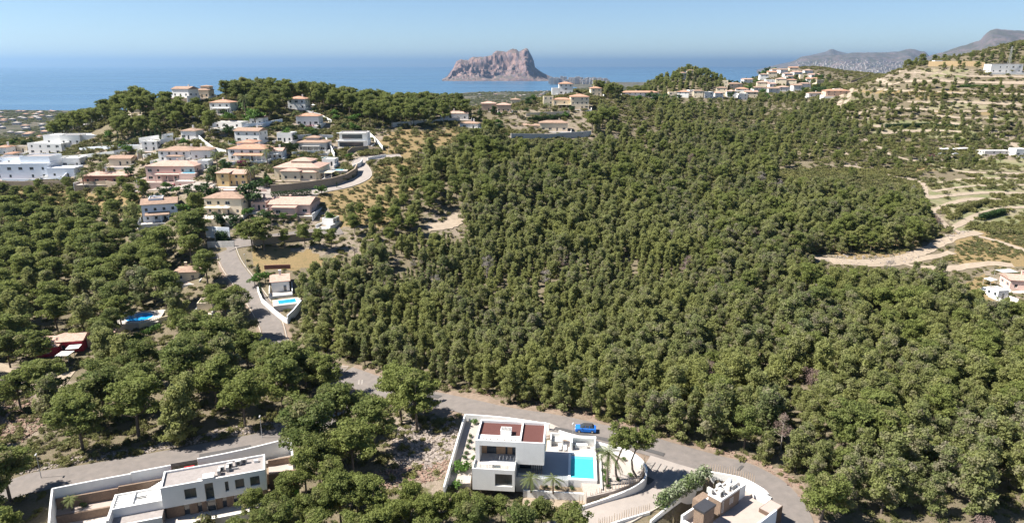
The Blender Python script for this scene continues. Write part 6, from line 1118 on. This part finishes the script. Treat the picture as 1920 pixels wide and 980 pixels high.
lounger(loc(V2, (-12.5, 1.5, 83.02)), R(40), 'white sun lounger on the long villa patio, left one'); lounger(loc(V2, (-11.2, 1.2, 83.02)), R(30), 'white sun lounger on the long villa patio, right one')
t_ = empty('garden_table', loc(V1, (3.4, -1.4, 90.08)), 0, label='small white table on the roof terrace of the pool villa', cat='table'); MB().box(-.7, .7, -.45, .45, .7, .75).build('tabletop', WHITE, t_)
for x in (-.6, .55):
    for y in (-.38, .33): MB().box(x, x+.05, y, y+.05, 0, .7).build('leg', DFRAME, t_)
# road patches and covers
PATCH = M('fresh_asphalt_patch', (.085, .08, .078), .9, (.07, .066, .064), stain=.1)
for nm, i0, i1, off, w in (('main', 20, 26, 1.6, 1.8), ('main', 46, 60, -2.0, 1.2), ('main', 70, 73, .8, 2.4), ('left', 30, 36, -1.5, 1.6), ('left', 52, 55, 1.2, 2.2), ('up', 12, 17, 1.0, 1.3), ('drive', 8, 11, -1.8, 1.5)):
    cl = RD[nm][i0:i1]; q = []
    for i, p in enumerate(cl):
        d = cl[min(i+1, len(cl)-1)]-cl[max(i-1, 0)]; d.z = 0
        if d.length < 1e-4: continue
        d.normalize(); q.append(Vector((p.x-d.y*off, p.y+d.x*off, 0)))
    if len(q) > 2: ribbon('asphalt_patch', q, w, PATCH, .21, 3, .1, kind='structure')
# dead and bare trees standing in the wood
ids = np.nonzero(inpoly(CPX, CPY, WOODS[0][1]) & (CYy > 115) & (CYy < 420) & (CPX > 600) & (CPX < 1880))[0]; k_ = 0
for i in ids:
    if k_ >= 26: break
    x, y, z = CXx[i], CYy[i], CZz[i]
    if not free(x, y, 5) or NR[i] < 6 or random.random() < .5: continue
    h = random.uniform(6, 9.5); put(x, y, 3); k_ += 1; br = random.random() < .5; px, py = CPX[i], CPY[i]
    b = min([(950,850,'the white pool villa'),(1098,804,'the parked blue car'),(1380,950,'the brown stone villa'),(700,850,'the rubble heap'),(1300,865,'the driveway mouth'),(1600,490,'the pale winding track'),(860,420,'the small clearing'),(530,575,'the small walled pool'),(1040,250,'the ridge villas'),(1350,180,'the village')], key=lambda l: math.hypot(l[0]-px, l[1]-py))
    o = empty('dead_tree', (x, y, z), random.uniform(0, 6), label=f"{'brown dry' if br else 'bare grey'} pine {'above' if py < b[1] else 'below'} and {'right' if px > b[0] else 'left'} of {b[2]}", cat='tree', group='dead pines in the wood')
    link('crown', crown_from(blobs((0, 0, h*.66), h*.17, h*.28, 16, h*.11), .08, 150, 1, 0, DRYN if br else GREYN), o)
    m_ = MB().tube([(0, 0, -.3), (.1, 0, h*.5), (0, 0, h)], [.14, .1, .03], 5)
    for q in range(9): a = q*2.4; zz = h*(.35+.06*q); m_.tube([(0.05, 0, zz), (math.cos(a)*h*.2*(1.2-q*.08), math.sin(a)*h*.2*(1.2-q*.08), zz+.5)], [.05, .02], 3, cap=False)
    m_.build('trunk', M('dead_wood', (.30, .26, .23), .95), o)
for lab, pix, h, mt in [('short white wall above the cubist villa blocks', [(128,300),(150,298),(176,295)], 1.6, WHITE), ('white wall below the grey roofed house', [(290,312),(330,310),(372,309)], 1.8, WHITE), ('white wall under the blue porch house', [(424,312),(465,311),(505,309)], 1.8, WHITE), ('pale wall between the ochre and layered roof houses', [(466,352),(490,350),(508,346)], 1.6, CREAM), ('white wall before the small brown roofed house', [(548,292),(590,290),(612,289)], 1.8, WHITE),
                        ('stone wall above the arched villa', [(378,376),(420,374),(470,373)], 1.6, STONE), ('white wall left of the column house', [(360,226),(392,223),(400,220)], 1.6, WHITE), ('white terrace wall below the bare terraced house', [(392,250),(430,249),(470,246)], 1.6, WHITE), ('white wall beside the crest house', [(575,214),(600,220),(622,232)], 1.8, WHITE), ('pale wall under the long low villa', [(150,284),(200,281),(262,277)], 1.5, PWHITE),
                        ('low white wall of the cube house garden', [(262,296),(300,293),(330,292)], 1.5, WHITE), ('stone wall below the low pink house', [(500,412),(545,411),(590,408)], 1.5, STONE)]: wallpx(lab, pix, h, mt, group=W_)
# ------------------------------------------------ grow the trees: the 300 that show largest as things, the rest as one mass
woods()
HK = {'umbrella': 10, 'forest': 9, 'slender': 8}
def shows(t):
    px, py = proj(t[0], t[1], t[2]+HK[t[3]]*t[4]*.8)
    return -1 if not (-10 < px < 1930 and 0 < py < 985) else HK[t[3]]*t[4]/t[1]*(1.6 if t[5] == 'hand' else 1)*{'umbrella': 1.5, 'forest': 1, 'slender': .7}[t[3]]
TREES.sort(key=shows, reverse=True)
NI = 300
SIZE = lambda s: 'tall' if s > 1.05 else 'small' if s < .75 else 'mid-sized'
SHAPE = {'umbrella': 'round-topped', 'forest': 'bushy', 'slender': 'slender young'}
def where(x, y):
    px, py = proj(x, y, float(hgt(x, y))+5); best = min(LANDMARKS, key=lambda l: math.hypot(l[0]-px, (l[1]-py)*1.3)); d = math.hypot(best[0]-px, best[1]-py)
    dx, dy = px-best[0], py-best[1]; side = ('right of' if dx > 0 else 'left of') if abs(dx) > abs(dy) else ('above' if dy < 0 else 'below')
    how = 'just ' if d < 60 else 'further ' if d > 190 else ''
    return how+side+' '+best[2]
used = {}
for i, t in enumerate(TREES[:NI]):
    x, y, z, k, s, zn, sxy = t; cr, tr, h, r = PINES[k][i % len(PINES[k])]; rz = random.uniform(0, 6.28)
    w = where(x, y); lab = f'{SIZE(s)} {SHAPE[k]} pine {w}'
    o = empty('pine_tree', (x, y, z-.1), rz, label=lab, cat='tree', group='green pines of the hillside woods'); o.scale = (s*sxy, s*sxy, s)
    link('crown', cr, o); link('trunk', tr, o); used.setdefault(lab, []).append(o)
rest = TREES[NI:]; kinds = list(PINES); allm = []; base = {}
for k in kinds:
    base[k] = len(allm)
    for cr, tr, h, r in PINES[k]: allm.append(joinmesh('pine_mass', cr, tr))
print('TREES', len(TREES))
scatter('pine_woods', [(t[0], t[1], t[2]-.1) for t in rest], [base[t[3]]+random.randrange(len(PINES[t[3]])) for t in rest], [random.uniform(0, 6.28) for _ in rest], [(t[4]*t[6], t[4]*t[6], t[4]) for t in rest], allm)
# undergrowth: maquis between and beside the trees, bushes along the terraces
U = []; HA = np.array(HOUSES)
ZM = [(inpoly(CPX, CPY, zn), dd) for zn, dd in SCZ]; ZF = inpoly(CPX, CPY, [(1700,330),(1990,296),(1990,402),(1800,445),(1745,400)]); ZK = inpoly(CPX, CPY, KEEP[11])
for i in range(len(CXx)):
    x, y, px, py = CXx[i], CYy[i], CPX[i], CPY[i]
    if not (-100 < px < 2020 and py < 1060): continue
    d = .42
    right = x/y > .28 and y > 270
    if right:
        q = (CZz[i]/ST) % 1; d = 1.6 if q < .22 else .75; d *= .15+1.7*(VN26[i] > .45)*VN26[i]+.25
        if ZF[i]: d *= .25
    elif y > 480: d = .5
    for zn, dd in ZM:
        if zn[i]: d = dd
    if random.random() > d: continue
    if TN[i] or (y < 370 and NR[i] < 4.2): continue
    if ((HA[:, 0]-x)**2+(HA[:, 1]-y)**2 < HA[:, 2]**2).any(): continue
    if ZK[i] and random.random() < .9: continue
    s = random.uniform(.35, .95)*(1+.9*(y > 300)+.5*(y > 480))
    U.append((x, y, CZz[i], s))
print('BUSH', len(U))
scatter('undergrowth', [(u[0], u[1], u[2]-.05) for u in U], [random.randrange(6) for _ in U], [random.uniform(0, 6.28) for _ in U], [(u[3]*random.uniform(.8, 1.4), u[3]*random.uniform(.8, 1.4), u[3]*random.uniform(.7, 1.1)) for u in U], BUSH)
# the low coast: pine scrub and scattered white houses, too far off to count
rr_ = np.random.default_rng(5); n_ = 42000; y = np.exp(rr_.uniform(math.log(950), math.log(5200), n_)); x = y*rr_.uniform(-.85, .3, n_); z = hgt(x, y); k = (z > 2) & (vnoise(x, y, 150, 8) >.30)
x, y, z = x[k], y[k], z[k]
scatter('coastal_woods', list(zip(x, y, z-1)), rr_.integers(0, 6, len(x)), rr_.uniform(0, 6, len(x)), np.stack([s_ := rr_.uniform(2.5, 6, len(x))*(y/2200)**.5, s_, s_*.8], 1), BUSH)
def town(name, n, fn, seed, **kw):
    r_ = np.random.default_rng(seed); mb = MB(); kk = 0
    while kk < n:
        x, y, w, d, h, z = fn(r_)
        if z is None: continue
        kk += 1; mb.box(x-w/2, x+w/2, y-d/2, y+d/2, z-4, z+h, 0)
        if h < 12: o = .5; mb.add([(x-w/2-o, y-d/2-o, z+h), (x+w/2+o, y-d/2-o, z+h), (x+w/2+o, y+d/2+o, z+h), (x-w/2-o, y+d/2+o, z+h), (x, y, z+h+2)], [(0, 1, 4), (1, 2, 4), (2, 3, 4), (3, 0, 4)], 1 if r_.random() < .55 else 0)
        elif h > 12:
            for q in range(1, int(h/3.2)): mb.box(x-w/2-.8, x+w/2+.8, y-d/2-1.2, y-d/2, z+q*3.2, z+q*3.2+1, 2)
    return mb.build(name, [M('distant_white', (.42, .38, .35)), M('distant_roof', (.42, .26, .18)), M('distant_balcony', (.55, .52, .50))], kind='stuff')
def f1(r):
    y = math.exp(r.uniform(math.log(1250), math.log(3300))); x = y*r.uniform(-.82, -.45); z = float(hgt(x, y)); ok = z > 3 and vnoise(np.array(x), np.array(y), 260., 2) > .45
    return x, y, r.uniform(9, 20), r.uniform(8, 14), r.uniform(4, 7), z if ok else None
town('coast_houses', 170, f1, 1)
def f2(r):
    y = math.exp(r.uniform(math.log(1200), math.log(4300))); x = y*r.uniform(-.1, .12); z = float(hgt(x, y)); ok = z > 3 and vnoise(np.array(x), np.array(y), 300., 6) > (.55 if x < .03*y else .35)
    return x, y, r.uniform(9, 18), r.uniform(8, 14), r.uniform(4, 7), z if ok else None
town('bay_houses', 150, f2, 2)
def f3(r):
    px = 1030+r.random()**.8*110; y = r.uniform(6100, 6900); p_ = at(px, 150, y); h = r.uniform(18, 62)*(1 if px < 1125 else .8)
    return p_.x, y, r.uniform(14, 34), 18, h, 3
town('seaside_town', 110, f3, 3)
def f4(r):
    px = r.uniform(1505, 1760); py = 138-r.random()**1.5*30; y = r.uniform(8900, 12500)
    return px, py, y, 0, 0, 0
dg = bpy.context.evaluated_depsgraph_get(); dg.update()
mb = MB(); r_ = np.random.default_rng(4); mt = [o for o in S.objects if o.name.startswith('mountain')]
for _ in range(520):
    px = 1495+r_.random()*260; py = 137-r_.random()**1.3*26*(1-.3*abs(px-1600)/150); u, a, b = ray(px, py); d = Vector((u, a, b)).normalized()
    for o in mt:
        hit, loc, nn_, _i = o.ray_cast(Vector((0, 0, CZ)), d, distance=16000)
        if hit and loc.z > 8:
            w = r_.uniform(14, 42); mb.box(loc.x-w/2, loc.x+w/2, loc.y-8, loc.y+12, loc.z-14, loc.z+r_.uniform(6, 16)); break
mb.build('mountainside_town', MT['distant_white'], kind='stuff')
# ------------------------------------------------ the air: even haze from below the sea to above the highest peak
hz = MB().box(-60000, 60000, -2500, 80000, -30, 760)
m = bpy.data.materials.new('haze_air'); m.use_nodes = True; nt = m.node_tree; nt.nodes.clear(); out = nt.nodes.new('ShaderNodeOutputMaterial'); pv = nt.nodes.new('ShaderNodeVolumePrincipled')
pv.inputs['Color'].default_value = (.44, .70, 1, 1); pv.inputs['Density'].default_value = 3.8e-5; pv.inputs['Anisotropy'].default_value = .55; nt.links.new(pv.outputs[0], out.inputs['Volume'])
hz.build('haze', m, kind='stuff')
# ------------------------------------------------ one label, one thing: count look-alikes off from the left
ON = 'first second third fourth fifth sixth seventh eighth ninth tenth eleventh twelfth thirteenth fourteenth fifteenth sixteenth seventeenth eighteenth nineteenth twentieth'.split()
same = {}
for o in COL.objects:
    if o.parent is None and 'category' in o.keys(): same.setdefault(o['label'], []).append(o)
for lab, os_ in same.items():
    if len(os_) < 2: continue
    os_.sort(key=lambda o: proj(*o.location)[0]); n = len(os_)
    for i, o in enumerate(os_):
        w = 'leftmost' if i == 0 else 'rightmost' if i == n-1 else ON[i]+' from left' if i < n/2 or n-1-i >= 20 else ON[n-1-i]+' from right'
        o['label'] = (w+' '+lab)
